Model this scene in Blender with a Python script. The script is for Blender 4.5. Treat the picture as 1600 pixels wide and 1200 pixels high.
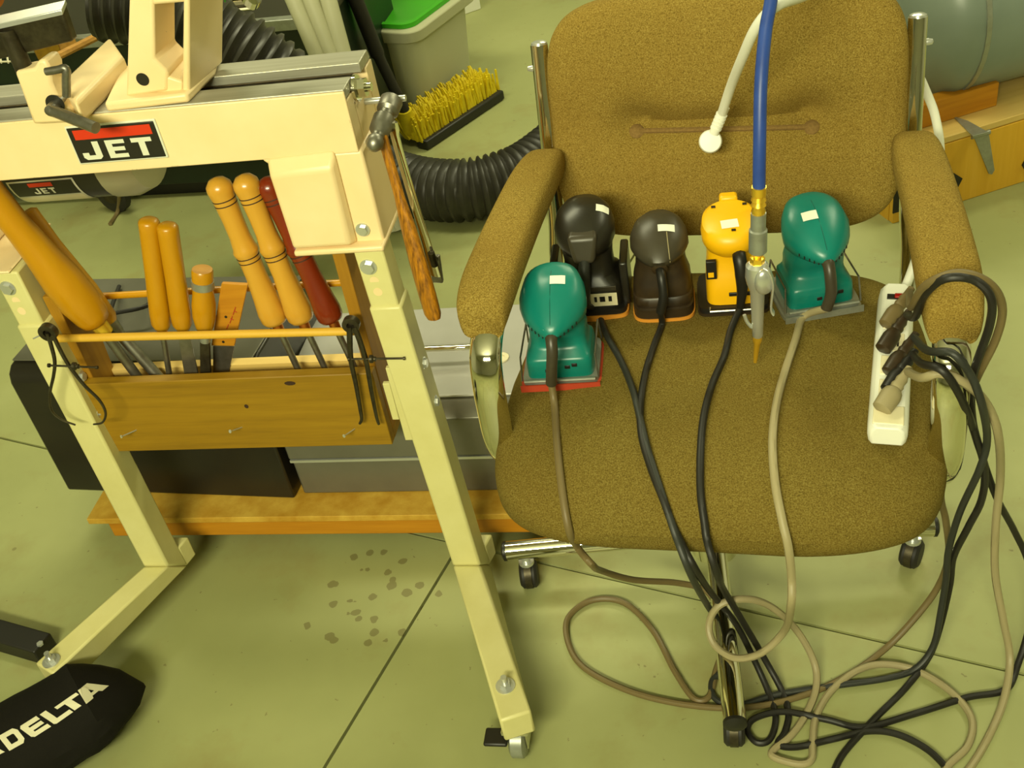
import bpy, math, random
from mathutils import Vector, Matrix
from mathutils.bvhtree import BVHTree
from mathutils import noise as mnoise
random.seed(7)
V = Vector
R = math.radians
for o in list(bpy.data.objects):
    bpy.data.objects.remove(o)
scene = bpy.context.scene
C = scene.collection

# ---------------------------------------------------------------- camera
F = 1756.0; PITCH = 37.5; ROLL = 11.0; CAMH = 1.45
_D = F / math.tan(R(PITCH))
_down = V((_D*math.sin(R(ROLL)), -_D*math.cos(R(ROLL)), -F)).normalized()
_up = -_down
_fw = V((0, 0, -1)); _h = (_fw - _up*_fw.dot(_up)).normalized(); _r = _h.cross(_up)
CM = Matrix((_r, _h, _up))
CP = V((0, 0, CAMH))
cam = bpy.data.cameras.new('camera'); cam_o = bpy.data.objects.new('camera', cam); C.objects.link(cam_o)
cam.sensor_width = 36; cam.lens = 36*F/1600; cam.clip_start = .02
cam_o.matrix_world = Matrix.Translation(CP) @ CM.to_4x4()
scene.camera = cam_o

# ---------------------------------------------------------------- world, lights, exposure
w = bpy.data.worlds.new('world'); scene.world = w; w.use_nodes = True
w.node_tree.nodes['Background'].inputs[0].default_value = (.9, .9, .6, 1)
w.node_tree.nodes['Background'].inputs[1].default_value = .25
def area(name, loc, aim, sx, sy, power, col=(1, .98, .62)):
    l = bpy.data.lights.new(name, 'AREA'); l.shape = 'RECTANGLE'; l.size = sx; l.size_y = sy; l.energy = power; l.color = col
    o = bpy.data.objects.new(name, l); C.objects.link(o); o.location = loc
    o.rotation_euler = (V(aim) - V(loc)).to_track_quat('-Z', 'Y').to_euler()
    return o
area('fluorescent_fixture_light', (-.9, -1.25, 2.25), (.0, 1.8, 1.25), 1.3, .35, 112)
area('fluorescent_fixture_light', (2.3, 2.0, 2.62), (2.0, 2.0, 0), 1.3, .35, 24)
area('fluorescent_fixture_light', (-.8, 2.6, 2.62), (-.8, 2.6, 0), 1.3, .35, 38)
area('fluorescent_fixture_light', (1.4, 3.9, 2.62), (1.2, 3.6, 0), 1.3, .35, 42)
vs = scene.view_settings
vs.view_transform = 'Standard'; vs.look = 'None'; vs.gamma = 1.0; vs.use_curve_mapping = False
vs.exposure = 0.0

# ---------------------------------------------------------------- pixel to place
def ray(px, py): return CM @ V((px-800, 600-py, -F))
def at(px, py, z):
    r = ray(px, py); return CP + r*((z-CP.z)/r.z)
def aty(px, py, y):
    r = ray(px, py); return CP + r*((y-CP.y)/r.y)
class Fr:
    """a local frame standing on the floor: x right, y back, z up"""
    def __init__(s, o, a):
        s.a = R(a); s.M = Matrix.Translation(V((o[0], o[1], 0))) @ Matrix.Rotation(s.a, 4, 'Z'); s.I = s.M.inverted()
        s.c = s.I @ CP
    def w(s, *p): return s.M @ V(p)
    def l(s, p): return s.I @ p
    def pl(s, px, py, n, d):
        r = s.I.to_3x3() @ ray(px, py); n = V(n); return s.c + r*((d - n.dot(s.c))/n.dot(r))
    def x(s, px, py, v): return s.pl(px, py, (1, 0, 0), v)
    def y(s, px, py, v): return s.pl(px, py, (0, 1, 0), v)
    def z(s, px, py, v): return s.pl(px, py, (0, 0, 1), v)

# ---------------------------------------------------------------- materials
def lin(c): return tuple(((v/255)/12.92 if v/255 <= .04045 else ((v/255+.055)/1.055)**2.4) for v in c)
class NT:
    def __init__(s, name):
        s.m = bpy.data.materials.new(name); s.m.use_nodes = True; s.t = s.m.node_tree; s.b = s.t.nodes['Principled BSDF']
    def n(s, typ, **kw):
        k = s.t.nodes.new(typ)
        for a, v in kw.items():
            if a in k.inputs: k.inputs[a].default_value = v
            else: setattr(k, a, v)
        return k
    def l(s, a, b): s.t.links.new(a, b)
    def noise(s, scale, detail=3, rough=.55, vec=None, mscale=None):
        k = s.n('ShaderNodeTexNoise'); k.inputs['Scale'].default_value = scale; k.inputs['Detail'].default_value = detail; k.inputs['Roughness'].default_value = rough
        tc = s.n('ShaderNodeTexCoord')
        if mscale:
            mp = s.n('ShaderNodeMapping'); mp.inputs['Scale'].default_value = mscale; s.l(tc.outputs['Object'], mp.inputs['Vector']); s.l(mp.outputs[0], k.inputs['Vector'])
        else: s.l(tc.outputs['Object'], k.inputs['Vector'])
        return k.outputs['Fac']
    def ramp(s, fac, stops):
        k = s.n('ShaderNodeValToRGB'); e = k.color_ramp.elements
        while len(e) < len(stops): e.new(.5)
        for i, (p, c) in enumerate(stops):
            e[i].position = p; e[i].color = (*lin(c), 1) if len(c) == 3 else c
        s.l(fac, k.inputs[0]); return k.outputs[0]
    def mix(s, fac, a, b):
        k = s.n('ShaderNodeMix'); k.data_type = 'RGBA'
        for sock, v in ((k.inputs[0], fac), (k.inputs[6], a), (k.inputs[7], b)):
            if isinstance(v, (int, float)): sock.default_value = v
            elif isinstance(v, tuple): sock.default_value = (*lin(v), 1)
            else: s.l(v, sock)
        return k.outputs[2]
    def math(s, op, a, b=0.0, c=None):
        k = s.n('ShaderNodeMath'); k.operation = op
        for i, v in enumerate((a, b) if c is None else (a, b, c)):
            if isinstance(v, (int, float)): k.inputs[i].default_value = v
            else: s.l(v, k.inputs[i])
        return k.outputs[0]
    def bump(s, h, strength, dist=.001):
        k = s.n('ShaderNodeBump'); k.inputs['Strength'].default_value = strength; k.inputs['Distance'].default_value = dist
        s.l(h, k.inputs['Height']); s.l(k.outputs[0], s.b.inputs['Normal'])
def mat(name, col, rough=.5, metal=0., col2=None, scale=30, bump=0, bscale=300, spec=.5, mscale=None, coat=0, trans=0, alpha=1):
    m = NT(name); b = m.b
    b.inputs['Roughness'].default_value = rough; b.inputs['Metallic'].default_value = metal; b.inputs['Specular IOR Level'].default_value = spec
    if coat: b.inputs['Coat Weight'].default_value = coat; b.inputs['Coat Roughness'].default_value = .12
    if trans: b.inputs['Transmission Weight'].default_value = trans; b.inputs['IOR'].default_value = 1.2
    if col2:
        f = m.noise(scale, 4, .6, mscale=mscale); m.l(m.ramp(f, [(.3, col), (.7, col2)]), b.inputs['Base Color'])
    else: b.inputs['Base Color'].default_value = (*lin(col), 1)
    if bump: m.bump(m.noise(bscale, 2), bump)
    return m.m
def wood(name, c1, c2, c3, axis=0, rough=.55, fine=60):
    m = NT(name); sc = [fine, fine, fine]; sc[axis] = fine*.06
    f = m.noise(1, 5, .65, mscale=tuple(sc)); m.l(m.ramp(f, [(.25, c1), (.5, c2), (.75, c3)]), m.b.inputs['Base Color'])
    m.b.inputs['Roughness'].default_value = rough; m.bump(f, .15); return m.m
def painted(name, col, chip=(70, 60, 35), stain=None):
    m = NT(name)
    base = m.ramp(m.noise(9, 4), [(.35, col), (.7, stain or tuple(int(v*.95) for v in col))])
    bv = m.n('ShaderNodeBevel'); bv.samples = 4; bv.inputs['Radius'].default_value = .0035
    ge = m.n('ShaderNodeNewGeometry')
    d = m.n('ShaderNodeVectorMath'); d.operation = 'DOT_PRODUCT'; m.l(bv.outputs[0], d.inputs[0]); m.l(ge.outputs['Normal'], d.inputs[1])
    edge = m.math('LESS_THAN', d.outputs['Value'], .93)
    spots = m.math('GREATER_THAN', m.noise(45, 4, .7), .60)
    speck = m.math('GREATER_THAN', m.noise(160, 2, .5), .79)
    k = m.math('MAXIMUM', m.math('MULTIPLY', edge, spots), speck)
    m.l(m.mix(k, base, chip), m.b.inputs['Base Color']); m.b.inputs['Roughness'].default_value = .38
    m.bump(m.noise(90, 2), .06)
    return m.m
def tweed(name, k=1.0, g=1.0):
    m = NT(name); q = lambda c: (int(c[0]*k), int(c[1]*k*g), int(c[2]*k))
    a = m.noise(560, 2, .6); b2 = m.noise(7, 3)
    fine = m.ramp(a, [(.3, q((98, 82, 34))), (.48, q((146, 122, 56))), (.6, q((162, 140, 70))), (.75, q((186, 166, 94)))])
    m.l(m.mix(m.math('MULTIPLY', b2, .5), fine, q((134, 100, 38))), m.b.inputs['Base Color'])
    m.b.inputs['Roughness'].default_value = .95; m.b.inputs['Specular IOR Level'].default_value = .1
    m.b.inputs['Sheen Weight'].default_value = .0
    m.bump(m.noise(520, 2, .7), .9, .0016); return m.m
MT = {}
MT['cream'] = painted('cream_enamel', (238, 214, 168), stain=(232, 205, 154))
MT['cream_leg_dimlit'] = mat('cream_enamel_dimlit_legs', (214, 207, 148), .42, col2=(205, 197, 134), scale=14)  # same cream enamel, with the legs' weaker light put into the colour
MT['steel'] = mat('brushed_steel', (150, 148, 138), .42, .9, col2=(120, 116, 104), scale=40)
MT['ways'] = mat('ground_cast_iron', (186, 184, 170), .4, .55, col2=(164, 160, 142), scale=5, mscale=(1, 30, 30))
MT['darksteel'] = mat('dark_tool_steel', (86, 80, 62), .45, .8, col2=(58, 52, 40), scale=60)
MT['chrome'] = mat('chrome', (225, 222, 205), .06, 1.0)
MT['zinc'] = mat('zinc_plate', (206, 208, 204), .28, .7)
MT['brass'] = mat('brass', (246, 200, 62), .3, .75)
MT['copper'] = mat('copper_ferrule', (205, 120, 60), .3, .9)
MT['handle_light'] = mat('varnished_maple', (212, 160, 58), .28, col2=(196, 140, 38), scale=14, mscale=(1, 1, .15), coat=.4)
MT['handle_orange'] = mat('amber_handle', (194, 140, 6), .35, col2=(180, 122, 4), scale=16, mscale=(1, 1, .15), coat=.2)
MT['handle_red'] = mat('varnished_rosewood', (128, 44, 14), .28, col2=(104, 32, 10), scale=20, mscale=(1, 1, .2), coat=.4)
MT['ring'] = mat('burnt_ring', (52, 30, 12), .7)
MT['pine'] = wood('yellowed_pine', (122, 90, 5), (144, 108, 8), (156, 120, 16), 0)
MT['pine_side'] = wood('pine_side', (136, 92, 8), (154, 108, 12), (166, 122, 20), 2)
MT['dowel'] = wood('dowel_wood', (205, 155, 40), (216, 168, 52), (224, 178, 66), 0)
MT['scrapwood'] = wood('scrap_wood', (150, 105, 40), (180, 130, 55), (200, 150, 70), 0)
MT['osb'] = mat('strand_board', (178, 130, 26), .7, col2=(208, 168, 66), scale=26, bump=.3, bscale=60)
MT['lumber'] = wood('orange_lumber', (168, 108, 10), (184, 122, 14), (196, 136, 24), 0)
MT['hickory'] = mat('hammer_hickory', (192, 126, 18), .4, col2=(98, 58, 8), scale=30, mscale=(9, 9, 1.2), coat=.2)
MT['black'] = mat('black_plastic', (26, 24, 20), .45)
MT['blacksheet'] = mat('black_sheet_metal', (38, 36, 30), .3, .3, col2=(48, 44, 34), scale=7)
MT['greysheet'] = mat('grey_hammertone', (124, 122, 110), .32, .45, col2=(112, 110, 98), scale=8)
MT['litsheet'] = mat('grey_lid_lit_top', (196, 194, 190), .3, .25, col2=(184, 182, 176), scale=6)  # grey lid colour paled by the light its top reflects
MT['rubber'] = mat('black_rubber', (34, 32, 28), .6)
MT['hose'] = mat('hose_rubber', (54, 52, 44), .42, col2=(40, 38, 32), scale=18)
MT['tweed'] = tweed('brown_tweed')
MT['tweedseat'] = tweed('dark_grey_brown_tweed', .80, 1.03)  # the brown tweed toned darker and slightly greener for the seat
MT['tweedpipe'] = mat('brown_piping', (142, 112, 60), .95, col2=(120, 92, 46), scale=300)
MT['teal'] = mat('teal_plastic', (12, 122, 112), .32, col2=(8, 112, 100), scale=12)
MT['tealdark'] = mat('teal_seam', (8, 92, 84), .4)
MT['yellow'] = mat('yellow_plastic', (245, 184, 8), .4)
MT['sandblack'] = mat('black_sander_plastic', (40, 38, 30), .34, col2=(32, 28, 20), scale=20)
MT['sandgrey'] = mat('charcoal_sander_plastic', (66, 62, 50), .38, col2=(54, 46, 32), scale=14)
MT['sandbrown'] = mat('dusty_black_plastic', (60, 46, 28), .42, col2=(40, 30, 18), scale=30)
MT['paper'] = mat('white_paper', (236, 236, 222), .8)
MT['padred'] = mat('red_sandpaper', (176, 58, 26), .8)
MT['padorange'] = mat('orange_sandpaper', (214, 140, 40), .8)
MT['cordblack'] = mat('black_cord', (28, 26, 22), .5)
MT['cordgrey'] = mat('dark_grey_cord', (42, 44, 40), .5)
MT['cordtan'] = mat('tan_cord', (156, 144, 108), .5)
MT['cordbrown'] = mat('brown_cord', (112, 96, 60), .5)
MT['white'] = mat('white_plastic', (238, 238, 226), .4)
MT['ivory'] = mat('ivory_plastic', (236, 226, 190), .4)
MT['redswitch'] = mat('red_switch', (160, 14, 10), .3)
MT['blue'] = mat('blue_air_hose', (44, 76, 158), .42, col2=(36, 64, 140), scale=30)
MT['bag'] = mat('black_cloth', (22, 20, 15), .9, bump=.3, bscale=500, spec=.2)
MT['print'] = mat('off_white_print', (214, 208, 180), .8)
MT['plate'] = mat('black_plate', (34, 32, 24), .4)
MT['platered'] = mat('red_stripe', (206, 52, 20), .4)
MT['letter'] = mat('silver_letter', (216, 216, 196), .4)
MT['dkgreen'] = mat('dark_green_enamel', (20, 40, 22), .4, col2=(16, 30, 18), scale=8)
MT['green'] = mat('green_lid', (58, 164, 20), .45)
MT['tote'] = mat('cloudy_polyethylene', (206, 206, 172), .35, trans=.35)
MT['brush'] = mat('yellow_bristle', (226, 204, 14), .6, col2=(206, 180, 8), scale=60)
MT['pvc'] = mat('pale_plastic_pipe', (186, 184, 152), .5)
MT['tank'] = mat('grey_tank_enamel', (126, 138, 128), .35, col2=(116, 128, 118), scale=5)
MT['plywood'] = wood('yellow_plywood', (206, 154, 36), (216, 166, 44), (224, 176, 60), 2, fine=30)
MT['plytop'] = wood('pale_plywood', (202, 168, 92), (212, 180, 104), (220, 188, 116), 0, fine=40)
MT['galv'] = mat('galvanised', (166, 170, 160), .4, .6, col2=(150, 152, 140), scale=60)
MT['motor'] = mat('motor_black', (36, 34, 26), .35)
MT['motorend'] = mat('motor_grey', (168, 164, 132), .4, .3)
MT['groove'] = mat('joint_dirt', (58, 50, 26), .95)
MT['wall'] = mat('wall_paint', (196, 196, 176), .8)
def floor_mat():
    m = NT('sealed_concrete')
    big = m.ramp(m.noise(1.3, 5, .6), [(.3, (142, 146, 94)), (.55, (157, 160, 106)), (.75, (170, 173, 120))])
    brown = m.math('MULTIPLY', m.ramp(m.noise(4.5, 5, .65), [(.52, (0, 0, 0)), (.75, (255, 255, 255))]), .5)
    c = m.mix(brown, big, (136, 118, 64))
    vo = m.n('ShaderNodeTexVoronoi'); vo.inputs['Scale'].default_value = 9
    tc = m.n('ShaderNodeTexCoord'); m.l(tc.outputs['Object'], vo.inputs['Vector'])
    sp = m.math('MULTIPLY', m.math('LESS_THAN', vo.outputs['Distance'], .085), m.math('GREATER_THAN', m.noise(2.2, 2), .54))
    c = m.mix(m.math('MULTIPLY', sp, .45), c, (92, 80, 40))
    sp2 = m.math('GREATER_THAN', m.noise(70, 3, .5), .735)
    c = m.mix(m.math('MULTIPLY', sp2, .5), c, (96, 82, 42))
    # oil drips in one place under the lathe
    ctr = at(585, 940, 0) - V((0, 1.65, -.05))
    ds = m.n('ShaderNodeVectorMath'); ds.operation = 'DISTANCE'; m.l(tc.outputs['Object'], ds.inputs[0]); ds.inputs[1].default_value = ctr
    near = m.math('LESS_THAN', m.math('ADD', ds.outputs['Value'], m.math('MULTIPLY', m.noise(9, 2), .12)), .17)
    v2 = m.n('ShaderNodeTexVoronoi'); v2.inputs['Scale'].default_value = 34; m.l(tc.outputs['Object'], v2.inputs['Vector'])
    drop = m.math('MULTIPLY', near, m.math('LESS_THAN', m.math('ADD', v2.outputs['Distance'], m.math('MULTIPLY', m.noise(38, 3), .55)), .56))
    c = m.mix(m.math('MULTIPLY', drop, .5), c, (86, 68, 28))
    m.l(c, m.b.inputs['Base Color']); m.b.inputs['Roughness'].default_value = .55
    m.bump(m.noise(40, 4), .1, .002)
    return m.m
MT['floor'] = floor_mat()

# ---------------------------------------------------------------- mesh builder
class MB:
    def __init__(s): s.v = []; s.f = []
    def add(s, vv, ff):
        b = len(s.v); s.v += [V(p) for p in vv]; s.f += [tuple(b+i for i in f) for f in ff]; return s
    def hexa(s, p):  # p: bottom 4 ccw, top 4 ccw
        return s.add(p, [(3, 2, 1, 0), (4, 5, 6, 7), (0, 1, 5, 4), (1, 2, 6, 5), (2, 3, 7, 6), (3, 0, 4, 7)])
    def box(s, a, b, m=None):
        (x0, y0, z0), (x1, y1, z1) = a, b
        p = [V(q) for q in ((x0, y0, z0), (x1, y0, z0), (x1, y1, z0), (x0, y1, z0), (x0, y0, z1), (x1, y0, z1), (x1, y1, z1), (x0, y1, z1))]
        if m is not None: p = [m @ q for q in p]
        return s.hexa(p)
    def prism(s, poly, off):
        n = len(poly); off = V(off); poly = [V(p) for p in poly]
        return s.add(poly + [p+off for p in poly], [tuple(reversed(range(n))), tuple(range(n, 2*n))] + [(i, (i+1) % n, n+(i+1) % n, n+i) for i in range(n)])
    def loft(s, rings, cap=True, close=False):
        n = len(rings[0]); vv = [p for r in rings for p in r]; ff = []
        m = len(rings)
        for i in range(m if close else m-1):
            a, b = i*n, ((i+1) % m)*n
            ff += [(a+j, a+(j+1) % n, b+(j+1) % n, b+j) for j in range(n)]
        if cap and not close: ff += [tuple(reversed(range(n))), tuple(range((m-1)*n, m*n))]
        return s.add(vv, ff)
    def tube(s, path, r, n=10, close=False, cap=True, flat=None):
        path = [V(p) for p in path]; m = len(path); rs = r if isinstance(r, (list, tuple)) else [r]*m
        tg = []
        for i in range(m):
            a = path[(i-1) % m] if (close or i > 0) else path[i]; b = path[(i+1) % m] if (close or i < m-1) else path[i]
            t = b-a; tg.append(t.normalized() if t.length > 1e-9 else V((0, 0, 1)))
        u = tg[0].orthogonal().normalized(); rings = []
        for i in range(m):
            u = u - tg[i]*u.dot(tg[i]); u = u.normalized() if u.length > 1e-6 else tg[i].orthogonal().normalized()
            vv = tg[i].cross(u)
            rings.append([path[i] + u*rs[i]*math.cos(2*math.pi*k/n) + vv*rs[i]*math.sin(2*math.pi*k/n) for k in range(n)])
        return s.loft(rings, cap, close)
    def strap(s, path, w, d, side, ex=.5):
        """rectangular (rounded by bevel) section along a path; side = width direction"""
        path = [V(p) for p in path]; side = V(side).normalized(); m = len(path); rings = []
        for i in range(m):
            t = (path[min(i+1, m-1)] - path[max(i-1, 0)]).normalized(); sd = (side - t*side.dot(t)).normalized(); nn = t.cross(sd)
            k = 14; rg = []
            for j in range(k):
                a = 2*math.pi*j/k; ca, sa = math.cos(a), math.sin(a)
                rg.append(path[i] + sd*(w/2)*math.copysign(abs(ca)**ex, ca) + nn*(d/2)*math.copysign(abs(sa)**ex, sa))
            rings.append(rg)
        return s.loft(rings)
    def rev(s, p0, ax, prof, n=20):
        p0 = V(p0); ax = V(ax).normalized(); u = ax.orthogonal().normalized(); v = ax.cross(u)
        return s.loft([[p0 + ax*h + (u*math.cos(2*math.pi*k/n) + v*math.sin(2*math.pi*k/n))*max(r, 1e-5) for k in range(n)] for h, r in prof])
    def cyl(s, a, b, r, n=16, r2=None):
        a, b = V(a), V(b); L = (b-a).length; return s.rev(a, b-a, [(0, r), (L, r if r2 is None else r2)], n)
    def hexnut(s, p, ax, r, h): return s.rev(p, ax, [(0, r), (h, r)], 6)
    def wheel(s, c, ax, r, w, n=20):
        ax = V(ax).normalized(); return s.rev(V(c)-ax*w/2, ax, [(0, r*.8), (w*.15, r), (w*.85, r), (w, r*.8)], n)
    def superell(s, c, h, e1, e2, nu=48, nv=24, fn=None):
        f = lambda w_, e: math.copysign(abs(w_)**e, w_); c = V(c); rings = []
        for i in range(nv+1):
            th = -math.pi/2 + math.pi*i/nv; th = max(-1.5695, min(1.5695, th)); ct, st = f(math.cos(th), e1), f(math.sin(th), e1)
            rg = []
            for j in range(nu):
                ph = 2*math.pi*j/nu
                p = V((h[0]*ct*f(math.cos(ph), e2), h[1]*ct*f(math.sin(ph), e2), h[2]*st))
                if fn: p = fn(p)
                rg.append(c + p)
            rings.append(rg)
        return s.loft(rings)
    def tf(s, m): s.v = [m @ p for p in s.v]; return s
    def build(s, name, material, parent=None, smooth=40, bevel=0, world=False, kind=None, seg=2, label=None, subs=0):
        vv = s.v
        if world and parent is not None:
            I = root_matrix(parent).inverted(); vv = [I @ p for p in vv]
        org = V((0, 0, 0))
        if parent is None:
            xs = [p.x for p in vv]; ys = [p.y for p in vv]; zs = [p.z for p in vv]
            org = V(((min(xs)+max(xs))/2, (min(ys)+max(ys))/2, min(zs)))
        me = bpy.data.meshes.new(name); me.from_pydata([p-org for p in vv], [], s.f); me.validate()
        import bmesh
        bm = bmesh.new(); bm.from_mesh(me); bmesh.ops.recalc_face_normals(bm, faces=bm.faces); bm.to_mesh(me); bm.free()
        if smooth:
            for p in me.polygons: p.use_smooth = True
            me.set_sharp_from_angle(angle=R(smooth))
        o = bpy.data.objects.new(name, me); C.objects.link(o); o.location = org
        me.materials.append(MT[material] if isinstance(material, str) else material)
        if parent is not None: o.parent = parent
        if bevel:
            b = o.modifiers.new('bevel', 'BEVEL'); b.width = bevel; b.segments = seg; b.limit_method = 'ANGLE'; b.angle_limit = R(40)
        if subs:
            q = o.modifiers.new('subsurf', 'SUBSURF'); q.levels = subs; q.render_levels = subs
        if kind: o['kind'] = kind
        if label: o['label'] = label
        return o
def root_matrix(o):
    m = o.matrix_basis.copy()
    while o.parent is not None: o = o.parent; m = o.matrix_basis @ m
    return m
def tag(o, label, cat, group=None):
    o['label'] = label; o['category'] = cat
    if group: o['group'] = group
    return o
def thing(name, label, cat, loc=(0, 0, 0), rotz=0, group=None):
    o = bpy.data.objects.new(name, None); C.objects.link(o); o.empty_display_size = .05
    o.location = loc; o.rotation_euler = (0, 0, rotz); o.matrix_basis = Matrix.Translation(V(loc)) @ Matrix.Rotation(rotz, 4, 'Z')
    return tag(o, label, cat, group)
def struct(o): o['kind'] = 'structure'; return o
def spline(pts, k=8, close=False):
    pts = [V(p) for p in pts]; n = len(pts); out = []
    for i in range(n if close else n-1):
        g = lambda j: pts[j % n] if close else pts[max(0, min(n-1, j))]
        p0, p1, p2, p3 = g(i-1), g(i), g(i+1), g(i+2)
        for j in range(k):
            t = j/k
            out.append(.5*((2*p1) + (p2-p0)*t + (2*p0-5*p1+4*p2-p3)*t*t + (3*p1-p0-3*p2+p3)*t**3))
    if not close: out.append(pts[-1])
    return out
def bvh(*objs):
    vv, ff = [], []
    for o in objs:
        m = root_matrix(o); b = len(vv); vv += [m @ q.co for q in o.data.vertices]; ff += [tuple(b+i for i in p.vertices) for p in o.data.polygons]
    return BVHTree.FromPolygons(vv, ff)
def hit(px, py, tree, lift=0):
    p, n, i, d = tree.ray_cast(CP, ray(px, py).normalized())
    if p is None: return None
    if n.dot(ray(px, py)) > 0: n = -n
    return p + n*lift, n
GLY = {
 'J': [[(0, .4), (0, .14), (.14, 0), (.76, 0), (.9, .14), (.9, 1), (.6, 1), (.6, .24), (.3, .24), (.3, .4)]],
 'E': [[(0, 0), (.9, 0), (.9, .22), (.3, .22), (.3, .39), (.84, .39), (.84, .61), (.3, .61), (.3, .78), (.9, .78), (.9, 1), (0, 1)]],
 'T': [[(.32, 0), (.62, 0), (.62, .76), (.95, .76), (.95, 1), (0, 1), (0, .76), (.32, .76)]],
 'L': [[(0, .08), (.08, 0), (.92, 0), (.92, .26), (.3, .26), (.3, 1), (0, 1)]],
 'D': [[(0, 0), (.28, 0), (.28, 1), (0, 1)], [(.28, 0), (.78, 0), (.95, .2), (.68, .32), (.62, .26), (.28, .26)], [(.95, .2), (.95, .8), (.68, .7), (.68, .32)], [(.95, .8), (.78, 1), (.28, 1), (.28, .75), (.62, .75), (.68, .7)]],
 'e': [[(0, .12), (.1, 0), (.95, 0), (.95, .27), (.3, .27), (.3, .38), (.88, .38), (.88, .62), (.3, .62), (.3, .73), (.92, .73), (.92, 1), (.1, 1), (0, .88)]],
 'A': [[(0, 0), (.3, 0), (.42, .3), (.5, .66), (.5, 1), (.3, 1)], [(.5, .66), (.5, 1), (.68, 1), (1, 0), (.7, 0), (.58, .3)], [(.36, .16), (.64, .16), (.58, .36), (.42, .36)]],
}
def glyph(ch, fn):
    """fn maps letter coordinates to a point"""
    m = MB()
    for poly in GLY[ch]:
        m.add([fn(a, b) for a, b in poly], [tuple(range(len(poly)))])
    return m

# ================================================================ THE SETTING
gr = (.012)
x0 = at(718, 850, 0)
dA = (at(1600, 1045, 0) - at(30, 685, 0)).normalized(); dB = V((-dA.y, dA.x, 0))
if dB.dot(at(515, 1195, 0) - x0) < 0: dB = -dB
dBr = (at(515, 1195, 0) - at(700, 880, 0)).normalized(); dB = (dB + dBr).normalized()
base = MB().box((-3.6, -3.1, -.05), (3.6, 6.4, -.012)).build('floor', 'groove', smooth=0); struct(base)
base['label'] = 'pale sealed concrete floor with dark joints'
g = .0028; L = 8
for sa in (1, -1):
    for sb in (1, -1):
        c0 = x0 + dA*sa*g + dB*sb*g
        a1 = c0 + dA*sa*L; a2 = a1 + dB*sb*L; a3 = c0 + dB*sb*L
        # clip the slab to the room
        poly = [c0, a1, a2, a3]
        for nx, ny, d in ((1, 0, 3.58), (-1, 0, 3.58), (0, 1, 6.38), (0, -1, 3.08)):
            out = []
            for i in range(len(poly)):
                p, q = poly[i], poly[(i+1) % len(poly)]
                fp, fq = nx*p.x+ny*p.y-d, nx*q.x+ny*q.y-d
                if fp <= 0: out.append(p)
                if fp*fq < 0: out.append(p + (q-p)*(fp/(fp-fq)))
            poly = out
        ar = sum(poly[i].x*poly[(i+1) % len(poly)].y - poly[(i+1) % len(poly)].x*poly[i].y for i in range(len(poly)))
        if ar < 0: poly.reverse()
        poly = [V((p.x, p.y, -.012)) for p in poly]
        sl = MB().prism(poly, (0, 0, .012)); o = sl.build('floor_slab', 'floor', base, smooth=0, world=True)
for nm, a, b in (('wall_back', (-3.6, 6.4, -.05), (3.6, 6.5, 2.8)), ('wall_left', (-3.7, -3.1, -.05), (-3.6, 6.5, 2.8)), ('wall_right', (3.6, -3.1, -.05), (3.7, 6.5, 2.8)), ('wall_front', (-3.6, -3.2, -.05), (3.6, -3.1, 2.8)), ('ceiling', (-3.7, -3.2, 2.8), (3.7, 6.5, 2.9))):
    struct(MB().box(a, b).build(nm, 'wall', smooth=0))

# ================================================================ THE LATHE
LF = Fr((-.135, 1.334), -14.5)
def lroot(name, label, cat, group=None, s=0, t=0, z=0):
    return thing(name, label, cat, LF.w(s, t, z), LF.a, group)
LA = thing('wood_lathe', 'cream enamelled wood lathe bed on splayed tube legs', 'lathe', LF.w(0, 0, 0), LF.a)
BT = .92; WT = BT + .0015
# bed: front and back beams, end wall, ways
bd = MB()
bd.box((-1.15, .0043, .838), (0, .030, BT-.0135)); bd.box((-1.15, .105, .838), (0, .135, BT-.0135))
bd.box((-1.15, 0, .838), (0, .0042, BT)); bd.build('bed_beam', 'cream', LA, bevel=.0015)
MB().box((-.012, .0301, .838), (0, .1049, BT-.03)).build('bed_end_wall', 'cream', LA, bevel=.003)
MB().box((-1.15, .0495, .838), (-.0125, .0525, BT-.0135)).build('gap_shade_plate', 'darksteel', LA)  # dark plates added so the gap between the ways looks shaded
MB().box((-1.15, .0850, .838), (-.0125, .0880, BT-.0135)).build('gap_shade_plate', 'darksteel', LA)
for t0, t1 in ((.0044, .050), (.086, .1353)):
    p = [V((-1.15, t0, BT-.012)), V((-1.15, t1, BT-.012)), V((-1.15, t1-.006, WT)), V((-1.15, t0, WT))]
    MB().prism(p, (1.149, 0, 0)).build('bed_way', 'ways', LA, bevel=.0012)
# end casting below the bed, with a raised pad and a sunk strip
ec = MB()
ec.prism([(-.135, .0, .84), (-.121, .0, .826), (-.117, .0, .712), (.004, .0, .702), (.004, .0, .84)], (0, .115, 0))
ec.build('leg_casting', 'cream', LA, bevel=.004)
pd = MB()
pd.hexa([V(q) for q in ((-.121, -.016, .712), (-.040, -.016, .712), (-.032, .001, .706), (-.121, .001, .706), (-.121, -.016, .822), (-.036, -.016, .826), (-.030, .001, .846), (-.126, .001, .842))])
pd.build('leg_casting_pad', 'cream', LA, bevel=.005, seg=3)
MB().box((-.121, -.018, .700), (.006, .118, .7085)).build('mounting_flange', 'cream', LA, bevel=.003)
b = MB(); b.hexnut((-.022, .0, .726), (0, -1, 0), .007, .006); b.cyl((-.022, .001, .726), (-.022, -.002, .726), .010); b.build('bolt', 'zinc', LA)
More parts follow.
